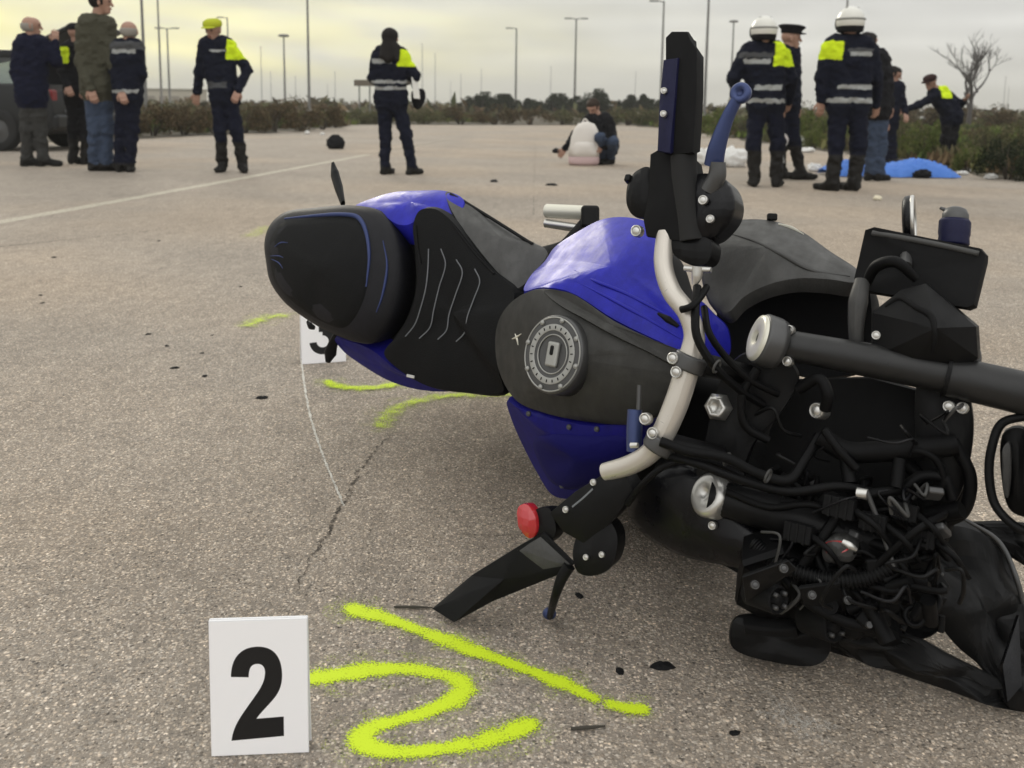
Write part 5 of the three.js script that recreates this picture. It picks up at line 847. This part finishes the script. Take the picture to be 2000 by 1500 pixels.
    hcaps.push(cap(q(sg * 0.028, 0.025, -0.005), q(sg * 0.056, 0.062, -0.018), 0.013 * s, 0.011 * s), cap(q(sg * 0.056, 0.062, -0.018), q(sg * 0.058, 0.092, -0.030), 0.010 * s, 0.0085 * s));
    const gl = sp.gloves; addNet(hcaps, 0.008 * s, 0.006, () => gl ?? sk);
  }
  mesh('body', mergeGeometries(bits), skinMat, o);
  // hair and headgear
  const shellOf = (caps, kk, cell, keep, mat, name) => { const bb = boxOf(caps, cell * 2.5), f0 = field(caps, kk), nn = surfaceNet((x, y, z) => Math.max(f0(x, y, z), keep(x, y, z)), bb.min, bb.max, cell); mesh(name, geoOf(nn.pos, nn.idx), mat, o); };
  const inH = (x, y, z) => { const p = V(x, y, z).sub(j.head); return [p.dot(hx) / s, p.dot(hy) / s, p.dot(hz) / s]; };
  const hairMat = sp.hairMat ?? C.hair;
  if (sp.head === 'short' || sp.head === 'long') shellOf([cap(H(0, 0.032, -0.028), H(0, 0.036, 0.012), 0.096 * s, 0.086 * s)], 0.01, 0.008, (x, y, z) => { const [a, b2, c] = inH(x, y, z); return (Math.min(0.06 - b2 + Math.max(0, c) * 0.6 * 0, 9) > 0 && c > 0.035 ? 0.05 : -0.05) < 0 ? Math.max(-0.025 - b2 - (c < 0 ? 0.03 : 0), c - 0.085) * s : 0.02; }, hairMat, 'hair');
  if (sp.head === 'bald') shellOf([cap(H(0, 0.012, -0.032), H(0, 0.0, -0.005), 0.089 * s, 0.086 * s)], 0.01, 0.008, (x, y, z) => { const [, b2, c] = inH(x, y, z); return Math.max(b2 - 0.035, -0.055 - b2, c - 0.02) * s; }, C.greyHair, 'hair');
  if (sp.head === 'long') { const n = sp.hairTo.map((q, i) => J(q)); shellOf([cap(H(0, 0.0, -0.035), n[0], 0.088 * s, 0.075 * s), cap(n[0], n[1], 0.075 * s, 0.055 * s), cap(n[0].clone().add(V(0.06, 0, 0)), n[1].clone().add(V(0.10, -0.01, 0.02)), 0.06 * s, 0.03 * s), cap(n[0].clone().add(V(-0.06, 0, 0)), n[1].clone().add(V(-0.07, 0.02, 0.02)), 0.06 * s, 0.03 * s)], 0.03, 0.011, () => -1, hairMat, 'hair'); }
  const ps = (g, c = [0, 0, 0]) => { g.scale(s, s, s); return basisAt(g, H(...c), hx, hy, hz); };
  if (sp.head === 'helmet') {
    const sh = new THREE.SphereGeometry(1, 30, 18, 0, Math.PI * 2, 0, Math.PI * 0.60).scale(0.132, 0.145, 0.150);
    mesh('helmet', ps(sh, [0, 0.045, -0.01]), C.helmet ??= phys(lin(0.70, 0.69, 0.63), { roughness: 0.35, clearcoat: 0.5, side: THREE.DoubleSide }), o);
    mesh('helmet_band', ps(new THREE.TorusGeometry(0.128, 0.011, 8, 36).scale(1, 1.13, 1).rotateX(Math.PI / 2).translate(0, 0.02, 0), [0, 0.045, -0.01]), C.band, o);
    mesh('neck_guard', ps(lathe([[0.118, 0.02], [0.126, 0.0], [0.118, -0.045], [0.095, -0.055]], 26).scale(1, 1, 1.1), [0, -0.005, -0.012]), C.black, o);
    mesh('visor', ps(new THREE.SphereGeometry(1, 24, 8, 0.25, Math.PI - 0.5, Math.PI * 0.42, Math.PI * 0.2).scale(0.136, 0.15, 0.165).rotateY(0), [0, 0.03, 0]), C.black, o);
    for (const e of [-1, 1]) mesh('helmet_vent', ps(rbox(0.022, 0.012, 0.045, 0.005), [e * 0.05, 0.172, -0.03]), C.band, o);
  }
  if (sp.head === 'cap') {
    const m = sp.capMat ?? C.black;
    mesh('cap', ps(lathe([[0, 0.135], [0.06, 0.130], [0.098, 0.105], [0.106, 0.07], [0.100, 0.045], [0.094, 0.045]], 26).scale(0.98, 1, 1.12), [0, 0, -0.006]), m, o);
    mesh('cap_peak', ps(new THREE.SphereGeometry(1, 20, 8, 0, Math.PI * 2, 0, Math.PI * 0.5).scale(0.082, 0.018, 0.085), [0, 0.045, 0.085]), sp.peakMat ?? m, o);
  }
  if (sp.head === 'peaked') {
    mesh('cap', ps(lathe([[0, 0.150], [0.10, 0.150], [0.132, 0.138], [0.134, 0.128], [0.104, 0.095], [0.098, 0.055], [0.090, 0.055]], 28).scale(0.95, 1, 1.10).rotateX(0.08), [0, 0, -0.006]), sp.capMat ?? C.black, o);
    mesh('cap_peak', ps(new THREE.SphereGeometry(1, 20, 8, 0, Math.PI * 2, 0, Math.PI * 0.5).scale(0.082, 0.016, 0.075), [0, 0.050, 0.085]), C.black, o);
  }
  return { o, j, J, H, s, org };
}
const stripe = (x0, x1, y0, y1) => ({ name: 'reflective_stripe', at: [x0, x1, y0, y1], on: 'jacket' });
const viz = (x0, x1, y0, y1) => ({ name: 'high_visibility_panel', at: [x0, x1, y0, y1], on: 'jacket' });

person({ ref: [75, 325], s: 1.02, face: 125, headYaw: 110, label: 'man in navy jacket and grey trousers raising a hand by the open car', jacket: C.navy, trousers: C.grey, head: 'bald', bulk: 1.08,
  j: { head: [62, 52], neck: [61, 78], chest: [62, 112], pelvis: [62, 190], shL: [40, 92, 0.05], shR: [84, 92, -0.02], elL: [30, 140, 0.06], elR: [110, 120, -0.05], haL: [42, 182, 0.1], haR: [108, 84, -0.05], hiL: [52, 192, 0.03], hiR: [74, 192, 0], knL: [54, 256, 0.03], knR: [78, 256, 0], anL: [54, 315], anR: [84, 312], toL: [70, 325], toR: [108, 322] } });
person({ ref: [150, 321], s: 0.98, face: 150, label: 'officer in black with a yellow shoulder panel standing behind the olive jacket man', jacket: C.black, trousers: C.black, head: 'cap', boots: 0.32, zones: [viz(122, 142, 92, 125)],
  j: { head: [150, 66], neck: [149, 88], chest: [147, 120], pelvis: [150, 185], shL: [130, 100], shR: [168, 100], elL: [122, 140], elR: [172, 140], haL: [132, 168, 0.15], haR: [165, 170, 0.15], hiL: [142, 188], hiR: [162, 188], knL: [143, 252], knR: [166, 252], anL: [144, 312], anR: [168, 310], toL: [144, 322], toR: [172, 320] } });
person({ ref: [196, 334], s: 1.10, face: 115, headYaw: 100, label: 'tall man in olive jacket and blue jeans holding papers', jacket: C.olive, trousers: C.jeans, head: 'short', bulk: 1.04,
  j: { head: [198, 6], neck: [190, 36], chest: [186, 80], pelvis: [190, 172], shL: [162, 58, 0.1], shR: [212, 60, -0.05], elL: [158, 118, 0.12], elR: [220, 120, 0.1], haL: [176, 172, 0.2], haR: [236, 168, 0.1], hiL: [180, 178, 0.04], hiR: [203, 178, 0], knL: [186, 252, 0.05], knR: [207, 252], anL: [186, 318], anR: [208, 320], toL: [184, 332], toR: [220, 332] } });
person({ ref: [252, 336], s: 1.0, face: 195, headYaw: 185, label: 'bald officer with a pale chest stripe standing beside the olive jacket man', jacket: C.police, trousers: C.trouser, head: 'bald', boots: 0.1, zones: [{ name: 'yoke', at: [215, 285, 82, 97], on: 'jacket' }, stripe(224, 272, 97, 105), { name: 'belt', at: [225, 275, 176, 182], on: 'jacket' }],
  j: { head: [253, 62], neck: [250, 86], chest: [247, 118], pelvis: [250, 186], shL: [230, 98], shR: [268, 98], elL: [224, 142], elR: [277, 142], haL: [236, 178, 0.12], haR: [264, 180, -0.1], hiL: [240, 190], hiR: [260, 190], knL: [236, 256], knR: [259, 258], anL: [232, 314], anR: [255, 322], toL: [230, 324], toR: [255, 337] } });
person({ ref: [452, 336], s: 1.0, face: 10, headYaw: -12, nod: 12, label: 'officer in a yellow cap walking forward with one yellow shoulder', jacket: C.police, trousers: C.trouser, head: 'cap', capMat: C.cap, peakMat: C.cap, boots: 0.34, zones: [viz(448, 480, 78, 116), stripe(412, 446, 98, 102), { name: 'belt', at: [405, 450, 161, 172], on: 'jacket' }], mats: { belt: C.shade },
  j: { head: [416, 60], neck: [419, 82], chest: [426, 116], pelvis: [437, 186], shL: [398, 94], shR: [452, 94], elL: [390, 140], elR: [483, 136, -0.05], haL: [385, 180], haR: [466, 176, 0.12], hiL: [426, 190], hiR: [452, 190], knL: [430, 256, 0.05], knR: [462, 256, 0.05], anL: [434, 320], anR: [474, 312], toL: [430, 335], toR: [480, 328] } });
const woman = person({ ref: [782, 341], s: 0.97, face: 170, headYaw: 165, label: 'officer with long dark hair seen from behind, arms folded, holding papers', jacket: C.police, trousers: C.trouser, head: 'long', hairTo: [[762, 94, 0.06], [758, 114, 0.11]], boots: 0, zones: [viz(777, 812, 98, 130), stripe(728, 768, 115, 124), stripe(726, 800, 158, 163), stripe(726, 800, 170, 175)],
  j: { head: [763, 76], neck: [763, 98], chest: [758, 132], pelvis: [763, 196], shL: [735, 114], shR: [789, 114], elL: [729, 150], elR: [811, 150], haL: [752, 152, -0.22], haR: [790, 160, -0.24], hiL: [748, 200], hiR: [780, 200], knL: [753, 266], knR: [794, 268], anL: [752, 326], anR: [804, 326], toL: [758, 341], toR: [814, 341] } });
person({ ref: [1182, 321], s: 0.95, face: -40, headYaw: -30, nod: 35, label: 'person in a dark jacket crouching on the asphalt over a white backpack', jacket: C.black, trousers: C.jeans, head: 'short', hairMat: C.brownHair,
  j: { head: [1158, 210, 0.1], neck: [1168, 228, 0.05], chest: [1175, 246], pelvis: [1186, 288], shL: [1146, 238, 0.1], shR: [1192, 240, -0.05], elL: [1122, 264, 0.12], elR: [1198, 272, 0.1], haL: [1104, 290, 0.15], haR: [1176, 286, 0.25], hiL: [1178, 290], hiR: [1194, 290], knL: [1172, 268, 0.35], knR: [1198, 276, 0.35], anL: [1176, 315], anR: [1192, 315], toL: [1172, 321], toR: [1188, 321] } });
person({ ref: [1500, 365], s: 0.98, face: 180, headYaw: 185, label: 'officer in white helmet seen from behind beside the peaked cap officer', jacket: C.police, trousers: C.trouser, head: 'helmet', boots: 0.38, bulk: 1.1, zones: [{ name: 'yoke', at: [1440, 1503, 104, 113], on: 'jacket' }, viz(1505, 1560, 82, 130), stripe(1448, 1500, 116, 125), stripe(1468, 1520, 167, 176), stripe(1450, 1530, 194, 201)],
  j: { head: [1491, 68], neck: [1491, 90], chest: [1487, 128], pelvis: [1495, 198], shL: [1452, 110], shR: [1530, 110], elL: [1432, 154], elR: [1546, 154], haL: [1440, 192, -0.15], haR: [1540, 196, -0.1], hiL: [1478, 202], hiR: [1514, 202], knL: [1472, 278], knR: [1519, 278], anL: [1473, 346], anR: [1516, 346], toL: [1474, 365], toR: [1530, 365] } });
const paddleMan = person({ ref: [1556, 351], s: 1.02, face: 80, headYaw: 80, label: 'officer in a peaked cap stepping sideways in black boots', jacket: C.police, trousers: C.trouser, head: 'peaked', boots: 0.38, zones: [],
  j: { head: [1545, 76], neck: [1538, 98], chest: [1531, 130], pelvis: [1536, 198], shL: [1514, 110, 0.1], shR: [1548, 108, -0.1], elL: [1514, 156, 0.14], elR: [1552, 158, -0.1], haL: [1524, 206, 0.15], haR: [1556, 206, -0.1], hiL: [1526, 202], hiR: [1545, 202], knL: [1526, 272], knR: [1550, 272], anL: [1524, 336], anR: [1562, 332], toL: [1542, 352], toR: [1588, 345] } });
person({ ref: [1645, 373], s: 1.0, face: 180, headYaw: 178, label: 'officer in white helmet standing legs apart before the blue sheet', jacket: C.police, trousers: C.trouser, head: 'helmet', boots: 0.36, bulk: 1.12, zones: [viz(1590, 1640, 82, 116), { name: 'yoke', at: [1650, 1700, 96, 102], on: 'jacket' }, stripe(1652, 1698, 103, 110), stripe(1630, 1700, 167, 174), stripe(1612, 1700, 192, 200)],
  j: { head: [1660, 52], neck: [1660, 76], chest: [1658, 118], pelvis: [1656, 198], shL: [1617, 102], shR: [1701, 102], elL: [1606, 152], elR: [1711, 152], haL: [1604, 196], haR: [1711, 204, -0.1], hiL: [1636, 202], hiR: [1678, 202], knL: [1633, 282], knR: [1677, 282], anL: [1626, 350], anR: [1668, 352], toL: [1600, 371], toR: [1654, 374] } });
person({ ref: [1706, 353], s: 0.96, face: 110, label: 'person in dark jacket and jeans half hidden behind the white helmet officer', jacket: C.black, trousers: C.jeans, head: 'short',
  j: { head: [1697, 84], neck: [1702, 106], chest: [1712, 140], pelvis: [1712, 214], shL: [1692, 120], shR: [1730, 120, -0.05], elL: [1690, 165], elR: [1736, 168], haL: [1700, 205], haR: [1738, 206], hiL: [1704, 218], hiR: [1722, 218], knL: [1702, 286], knR: [1720, 286], anL: [1700, 340], anR: [1716, 340], toL: [1692, 352], toR: [1708, 353] } });
person({ ref: [1738, 322], s: 0.95, face: 60, nod: 20, label: 'person in a dark coat leaning towards the outstretched arm of the bending officer', jacket: C.police, trousers: C.trouser, head: 'short', zones: [],
  j: { head: [1747, 146], neck: [1744, 166], chest: [1738, 190], pelvis: [1732, 240], shL: [1724, 176], shR: [1758, 176], elL: [1722, 208], elR: [1764, 200], haL: [1730, 236, 0.1], haR: [1768, 220, 0.1], hiL: [1726, 244], hiR: [1740, 244], knL: [1728, 284], knR: [1742, 284], anL: [1728, 314], anR: [1742, 314], toL: [1734, 322], toR: [1750, 322] } });
person({ ref: [1850, 319], s: 0.92, face: -70, headYaw: -60, nod: 20, label: 'bending officer with a yellow shoulder stretching one arm over the verge', jacket: C.police, trousers: C.black, head: 'cap', capMat: cloth(0.03, 0.014, 0.013), zones: [viz(1830, 1858, 164, 192)],
  j: { head: [1817, 162, 0.05], neck: [1830, 176], chest: [1842, 194], pelvis: [1860, 230], shL: [1822, 190, 0.1], shR: [1850, 184, -0.1], elL: [1796, 204, 0.1], elR: [1876, 204, -0.05], haL: [1770, 214, 0.1], haR: [1884, 196, 0.05], hiL: [1850, 232], hiR: [1868, 232], knL: [1845, 274], knR: [1860, 274], anL: [1845, 310], anR: [1857, 310], toL: [1838, 319], toR: [1850, 319] } });

// ---------------------------------------------------------------- things held or lying near the people
function sheetThing(name, label, cat, px, py, dz, w, h, mat, yaw, tilt) { const d0 = -G(px[0], px[1]).z - dz, p = D(...py, d0), g = rbox(w, h, 0.008, 0.002, 1); const m = mesh(name, g, mat); m.position.copy(p); m.rotation.set(tilt, yaw, 0.2); return tag(m, label, cat); }
sheetThing('paper_sheets', 'white papers held low by the man in olive jacket', 'paper', [196, 334], [241, 158], 0.12, 0.11, 0.15, C.white, 0.4, -0.6);
sheetThing('clipboard', 'white paper sheets held by the officer with long hair', 'paper', [782, 341], [812, 172], 0.05, 0.10, 0.24, C.white, 0.9, -0.35);
{ // dark shoulder bag at her hip
  const d0 = -G(782, 341).z, p = D(817, 190, d0 + 0.1), o = thing('shoulder_bag', 'small dark bag hanging at the hip of the officer with long hair', 'bag', p.toArray());
  const g = pad([V(-0.07, 0.07, 0), V(0.06, 0.09, 0), V(0.08, -0.02, 0), V(0.0, -0.14, 0), V(-0.06, -0.10, 0)], { dir: V(0, 0, 1), thick: 0.06, bulge: 0.02 }); mesh('bag_body', g, C.black, o); mesh('strap', tube([V(-0.05, 0.07, -0.03), V(-0.1, 0.2, -0.05), V(-0.15, 0.33, -0.05)], 0.01, { rad: 6 }), C.black, o);
}
{ // round red and white signal paddle
  const d0 = -G(1556, 351).z - 0.28, p = D(1524, 274, d0), o = thing('signal_paddle', 'round red and white hand signal paddle beside the peaked cap officer', 'paddle', p.toArray()), r = 15.5 * d0 / FOCAL;
  mesh('rim', lathe([[0, -0.006], [r, -0.006], [r, 0.006], [0, 0.006]], 30).rotateX(Math.PI / 2), std(lin(0.75, 0.72, 0.70)), o);
  mesh('disc', lathe([[0, 0.0085], [r * 0.70, 0.0085], [r * 0.70, 0.004]], 30).rotateX(Math.PI / 2), std(lin(0.55, 0.05, 0.05), { side: THREE.DoubleSide }), o);
  mesh('mark', lathe([[r * 0.22, 0.0115], [r * 0.34, 0.0115], [r * 0.34, 0.0085]], 24).rotateX(Math.PI / 2), std(lin(0.7, 0.4, 0.38), { side: THREE.DoubleSide }), o);
  mesh('handle', tube([V(0.01, -r * 0.95, 0), V(0.05, -r - 0.16, 0.0)], 0.014, { rad: 10 }), C.reflect, o);
  mesh('wrist_strap', tube([V(0, r * 0.9, 0), V(0.0, r + 0.12, -0.02), V(0.005, D(1524, 224, d0).y - p.y, -0.06)], 0.006, { rad: 6 }), C.black, o);
}
{ // white and pink backpack
  const c = G(1140, 322), sc = FOCAL / -c.z, o = thing('backpack', 'white and pink backpack standing upright before the crouching person', 'backpack', [c.x, 0, c.z + 0.05]);
  const w = 30 / sc, h = 84 / sc, prof = [[0.86, 0.0, 0.6], [0.98, 0.06, 0.62], [1.0, 0.2, 0.62], [0.97, 0.4, 0.6], [0.92, 0.62, 0.56], [0.76, 0.82, 0.48], [0.52, 0.95, 0.36], [0.1, 1.0, 0.1]];
  const ring = (f, lo, hi, mat, name) => { const pos = [], idx = [], N = 26; const pr = prof.filter((q) => q[1] >= lo - 1e-6 && q[1] <= hi + 1e-6); pr.forEach(([a, y, b2]) => { for (let i = 0; i < N; i++) { const t = i / N * 6.2832, cs = Math.cos(t), sn = Math.sin(t), e = 0.7; const n = 1 + 0.035 * n3(cs * 2, y * 6, sn * 2); pos.push(Math.sign(cs) * Math.pow(Math.abs(cs), e) * a * w * f * n + (y - 0.3) * 0.03, y * h, Math.sign(sn) * Math.pow(Math.abs(sn), e) * b2 * w * f * n); } }); for (let k = 0; k < pr.length - 1; k++) for (let i = 0; i < N; i++) { const a = k * N + i, b2 = k * N + (i + 1) % N; idx.push(a, a + N, b2, b2, a + N, b2 + N); } for (const [row, up] of [[0, 0], [pr.length - 1, 1]]) { const k = pos.length / 3; pos.push(0, pr[row][1] * h, 0); for (let i = 0; i < N; i++) up ? idx.push(row * N + i, k, row * N + (i + 1) % N) : idx.push(row * N + i, row * N + (i + 1) % N, k); } return mesh(name, geoOf(pos, idx), mat, o); };
  const wht = std(lin(0.70, 0.66, 0.61), { roughness: 0.85 }), pink = std(lin(0.50, 0.36, 0.35), { roughness: 0.85 });
  ring(1, 0.2, 1, wht, 'bag_body'); ring(1.01, 0, 0.2, pink, 'bag_base');
  mesh('front_pocket', pad([V(-w * 0.7, h * 0.24, w * 0.56), V(w * 0.68, h * 0.24, w * 0.56), V(w * 0.62, h * 0.50, w * 0.54), V(0, h * 0.56, w * 0.54), V(-w * 0.64, h * 0.50, w * 0.54)], { dir: V(0, 0, 1), thick: 0.05, bulge: 0.04, rim: 0.01 }), wht, o);
  mesh('top_handle', tube([V(-0.04, h * 0.97, 0), V(0, h * 1.06, 0), V(0.05, h * 0.97, 0)], 0.01, { rad: 8 }), wht, o);
}
{ // blue sheet spread over a long low form, and small things round it
  const L0 = G(1632, 347), R0 = G(1866, 347), len = R0.x - L0.x, c = L0.clone().lerp(R0, 0.5), pos = [], idx = [], nx = 70, nz = 30, wz = 0.62;
  for (let jz = 0; jz <= nz; jz++) for (let i = 0; i <= nx; i++) {
    const u = i / nx, v = jz / nz, x = (u - 0.5) * len * (1 + 0.03 * n2(v * 5, 2)), z = (v - 0.5) * wz * (1 + 0.10 * n2(u * 7, 5));
    const spine = 0.19 * Math.pow(Math.sin(Math.PI * clamp(u * 0.97 + 0.015)), 0.45) * (0.86 + 0.26 * Math.sin(u * 9 + 0.6)) + 0.02, prof = Math.pow(Math.max(0, 1 - Math.pow(Math.abs(v - 0.5) * 2.0, 2.4)), 0.8);
    const fold = 0.02 * Math.abs(n2(u * 11, v * 4)) + 0.012 * n2(u * 26, v * 9);
    pos.push(x, Math.max(0.008 + 0.004 * Math.abs(n2(u * 20, v * 20)), spine * prof + fold * (0.4 + prof)), z);
  }
  for (let jz = 0; jz < nz; jz++) for (let i = 0; i < nx; i++) { const a = jz * (nx + 1) + i, b2 = a + nx + 1; idx.push(a, b2, a + 1, a + 1, b2, b2 + 1); }
  const m = mesh('blue_sheet', geoOf(pos, idx), phys(lin(0.075, 0.20, 0.60), { roughness: 0.6, specularIntensity: 0.5, side: THREE.DoubleSide, transmission: 0 })); m.position.set(c.x, 0, c.z - 0.28);
  tag(m, 'crumpled light blue plastic sheet spread on the asphalt by the verge', 'sheet');
}
function crumple(name, label, cat, px, py, wPx, hPx, mat, seed, group, amp = 0.22) {
  const p = G(px, py), sc = FOCAL / -p.z, w = wPx / sc / 2, h = hPx / sc, g = new THREE.SphereGeometry(1, 28, 18), a = g.attributes.position;
  for (let i = 0; i < a.count; i++) { const x = a.getX(i), y = a.getY(i), z = a.getZ(i), n = 1 + amp * n3(x * 1.4 + seed, y * 1.4, z * 1.4) + amp * 0.35 * n3(x * 3.6, y * 3.6 + seed, z * 3.6); a.setXYZ(i, x * w * n, Math.max(0.003, (y * 0.6 + 0.4) * h * n), z * w * 0.7 * n); }
  g.computeVertexNormals(); const m = mesh(name, g, mat); m.position.copy(p); return tag(m, label, cat, group);
}
const plastic = std(lin(0.70, 0.69, 0.66), { roughness: 0.6 });
crumple('white_bag', 'crumpled white plastic bag behind the lever of the motorcycle', 'bag', 1372, 322, 54, 32, plastic, 1);
crumple('white_bag', 'crumpled white cloth beside the boots of the first helmet officer', 'bag', 1432, 326, 52, 36, plastic, 2);
crumple('black_boot', 'black and white object lying against the blue sheet', 'shoe', 1800, 348, 34, 16, C.black, 3);
crumple('paper_scrap', 'small white scrap on the asphalt before the blue sheet', 'scrap', 1714, 391, 17, 9, std(lin(0.72, 0.66, 0.5)), 4);
[[1590, 335, 26, 16], [1575, 298, 30, 10], [1880, 342, 22, 8], [1935, 350, 26, 10], [1905, 336, 20, 8], [1565, 285, 16, 18], [1800, 238, 24, 10]].forEach(([x, y, w, h], i) => crumple('litter_scrap', 'pale crumpled scrap of litter along the grass edge', 'litter', x, y, w, h, plastic, 10 + i, 'pale litter along the verge'));
crumple('black_helmet', 'black helmet lying on the road near the brown shrubs', 'helmet', 656, 291, 35, 27, C.black, 20, undefined, 0.10);
crumple('black_glove', 'small black glove lying by the hand of the crouching person', 'glove', 1089, 299, 20, 9, C.black, 21);
[[600, 262, 10, 6], [630, 264, 8, 5]].forEach(([x, y, w, h], i) => crumple('white_scrap', 'tiny white scrap at the foot of the brown shrubs', 'litter', x, y, w, h, plastic, 30 + i, 'white scraps below the shrubs'));

// ---------------------------------------------------------------- dark car with its tailgate open, behind the group of people
{
  const c = G(158, 292), dark = phys(lin(0.010, 0.011, 0.012), { roughness: 0.35, specularIntensity: 0.7 }), glass = phys(lin(0.02, 0.025, 0.025), { roughness: 0.08, metalness: 0.0, specularIntensity: 1 });
  const car = thing('parked_car', 'dark grey car with its tailgate raised behind the standing people', 'car', [c.x, 0, c.z]); car.rotation.y = 1.45;
  // own axes: x across, y up, z towards its rear; rear bumper at z = 0.1
  const W2 = 0.88;
  const prof = [[-4.1, 0.45], [-4.15, 0.75], [-3.9, 0.92], [-2.9, 1.02], [-2.1, 1.45], [-1.6, 1.55], [-0.45, 1.52], [-0.22, 1.42], [-0.05, 1.0], [0.05, 0.92], [0.1, 0.55], [0.02, 0.32], [-0.5, 0.28], [-4.0, 0.28]];
  const body = new THREE.Shape([[-4.0, 0.30], [-4.12, 0.5], [-4.1, 0.8], [-3.85, 0.93], [-2.95, 1.0], [-0.1, 0.98], [0.04, 0.9], [0.09, 0.6], [0.04, 0.36], [-0.3, 0.30]].map((q) => new THREE.Vector2(...q)));
  const ex = (sh, w, bev) => { const g = new THREE.ExtrudeGeometry(sh, { depth: w - 2 * bev, bevelEnabled: true, bevelThickness: bev, bevelSize: bev, bevelSegments: 3, curveSegments: 8 }); g.translate(0, 0, -w / 2 + bev); g.rotateY(-Math.PI / 2); return g; };   // profile (z, y) -> z along the car
  mesh('body', toCreasedNormals(ex(body, W2 * 2, 0.05), 0.5), dark, car);
  const cabin = new THREE.Shape([[-2.95, 1.0], [-2.15, 1.46], [-1.6, 1.54], [-0.5, 1.52], [-0.5, 1.44], [-1.6, 1.46], [-2.1, 1.38], [-2.7, 1.0]].map((q) => new THREE.Vector2(...q)));
  mesh('roof', toCreasedNormals(ex(cabin, W2 * 1.72, 0.02), 0.5), dark, car);
  for (const e of [-1, 1]) {
    for (const [za, zb] of [[-0.12, -0.45], [-1.45, -1.42]]) mesh('pillar', tube([V(e * W2 * 0.93, 0.96, za), V(e * W2 * 0.82, 1.5, zb)], 0.05, { rad: 8 }), dark, car);
    const wg = geoOf([e * W2 * 0.93, 0.98, -0.2, e * W2 * 0.93, 0.98, -2.6, e * W2 * 0.82, 1.46, -2.05, e * W2 * 0.82, 1.48, -0.48], [0, 1, 2, 0, 2, 3]); mesh('side_window', wg, phys(lin(0.5, 0.55, 0.55), { transmission: 1, roughness: 0.03, thickness: 0, side: THREE.DoubleSide }), car);
    for (const z of [-0.78, -3.3]) { const w = mesh('wheel', lathe([[0.2, -0.1], [0.29, -0.11], [0.32, -0.07], [0.325, 0.07], [0.29, 0.11], [0.2, 0.1]], 30).rotateZ(Math.PI / 2).translate(e * (W2 - 0.06), 0.325, z), M.rubber, car); mesh('rim', lathe([[0, 0.09], [0.05, 0.09], [0.19, 0.05], [0.205, 0.09], [0.205, -0.05], [0, -0.05]], 20).rotateZ(-e * Math.PI / 2).translate(e * (W2 - 0.06), 0.325, z), M.darkSteel, w); }
    mesh('tail_light', rbox(0.16, 0.22, 0.1, 0.03).translate(e * 0.78, 0.84, 0.06), phys(lin(0.16, 0.01, 0.012), { roughness: 0.2 }), car);
  }
  mesh('rear_bumper', rbox(1.72, 0.24, 0.16, 0.06, 3).translate(0, 0.46, 0.10), dark, car);
  mesh('bumper_trim', rbox(1.2, 0.06, 0.03, 0.01).translate(0, 0.62, 0.155), std(lin(0.16, 0.16, 0.16), { roughness: 0.5 }), car);
  mesh('number_plate', rbox(0.5, 0.11, 0.02, 0.004).translate(0, 0.72, 0.105), std(lin(0.35, 0.35, 0.33)), car);
  mesh('boot_opening', rbox(1.35, 0.5, 0.05, 0.02).translate(0, 1.2, -0.6), C.black, car);
  mesh('parcel_floor', rbox(1.4, 0.05, 1.3, 0.02).translate(0, 0.99, -0.8), C.black, car);
  // raised tailgate, hinged at the roof
  const tg = mesh('tailgate', rbox(1.42, 0.07, 0.95, 0.03, 3).translate(0, 0, 0.48), dark, car); tg.position.set(0, 1.54, -0.45); tg.rotation.x = -0.42;
  mesh('rear_window', rbox(1.1, 0.012, 0.5, 0.004).translate(0, 0.042, 0.42), glass, tg);
  for (const e of [-1, 1]) mesh('gas_strut', tube([V(e * 0.66, 1.05, -0.15), V(e * 0.66, 1.72, 0.05)], 0.014, { rad: 8 }), M.darkSteel, car);
}

shadows(scene);
renderer.render(scene, camera);
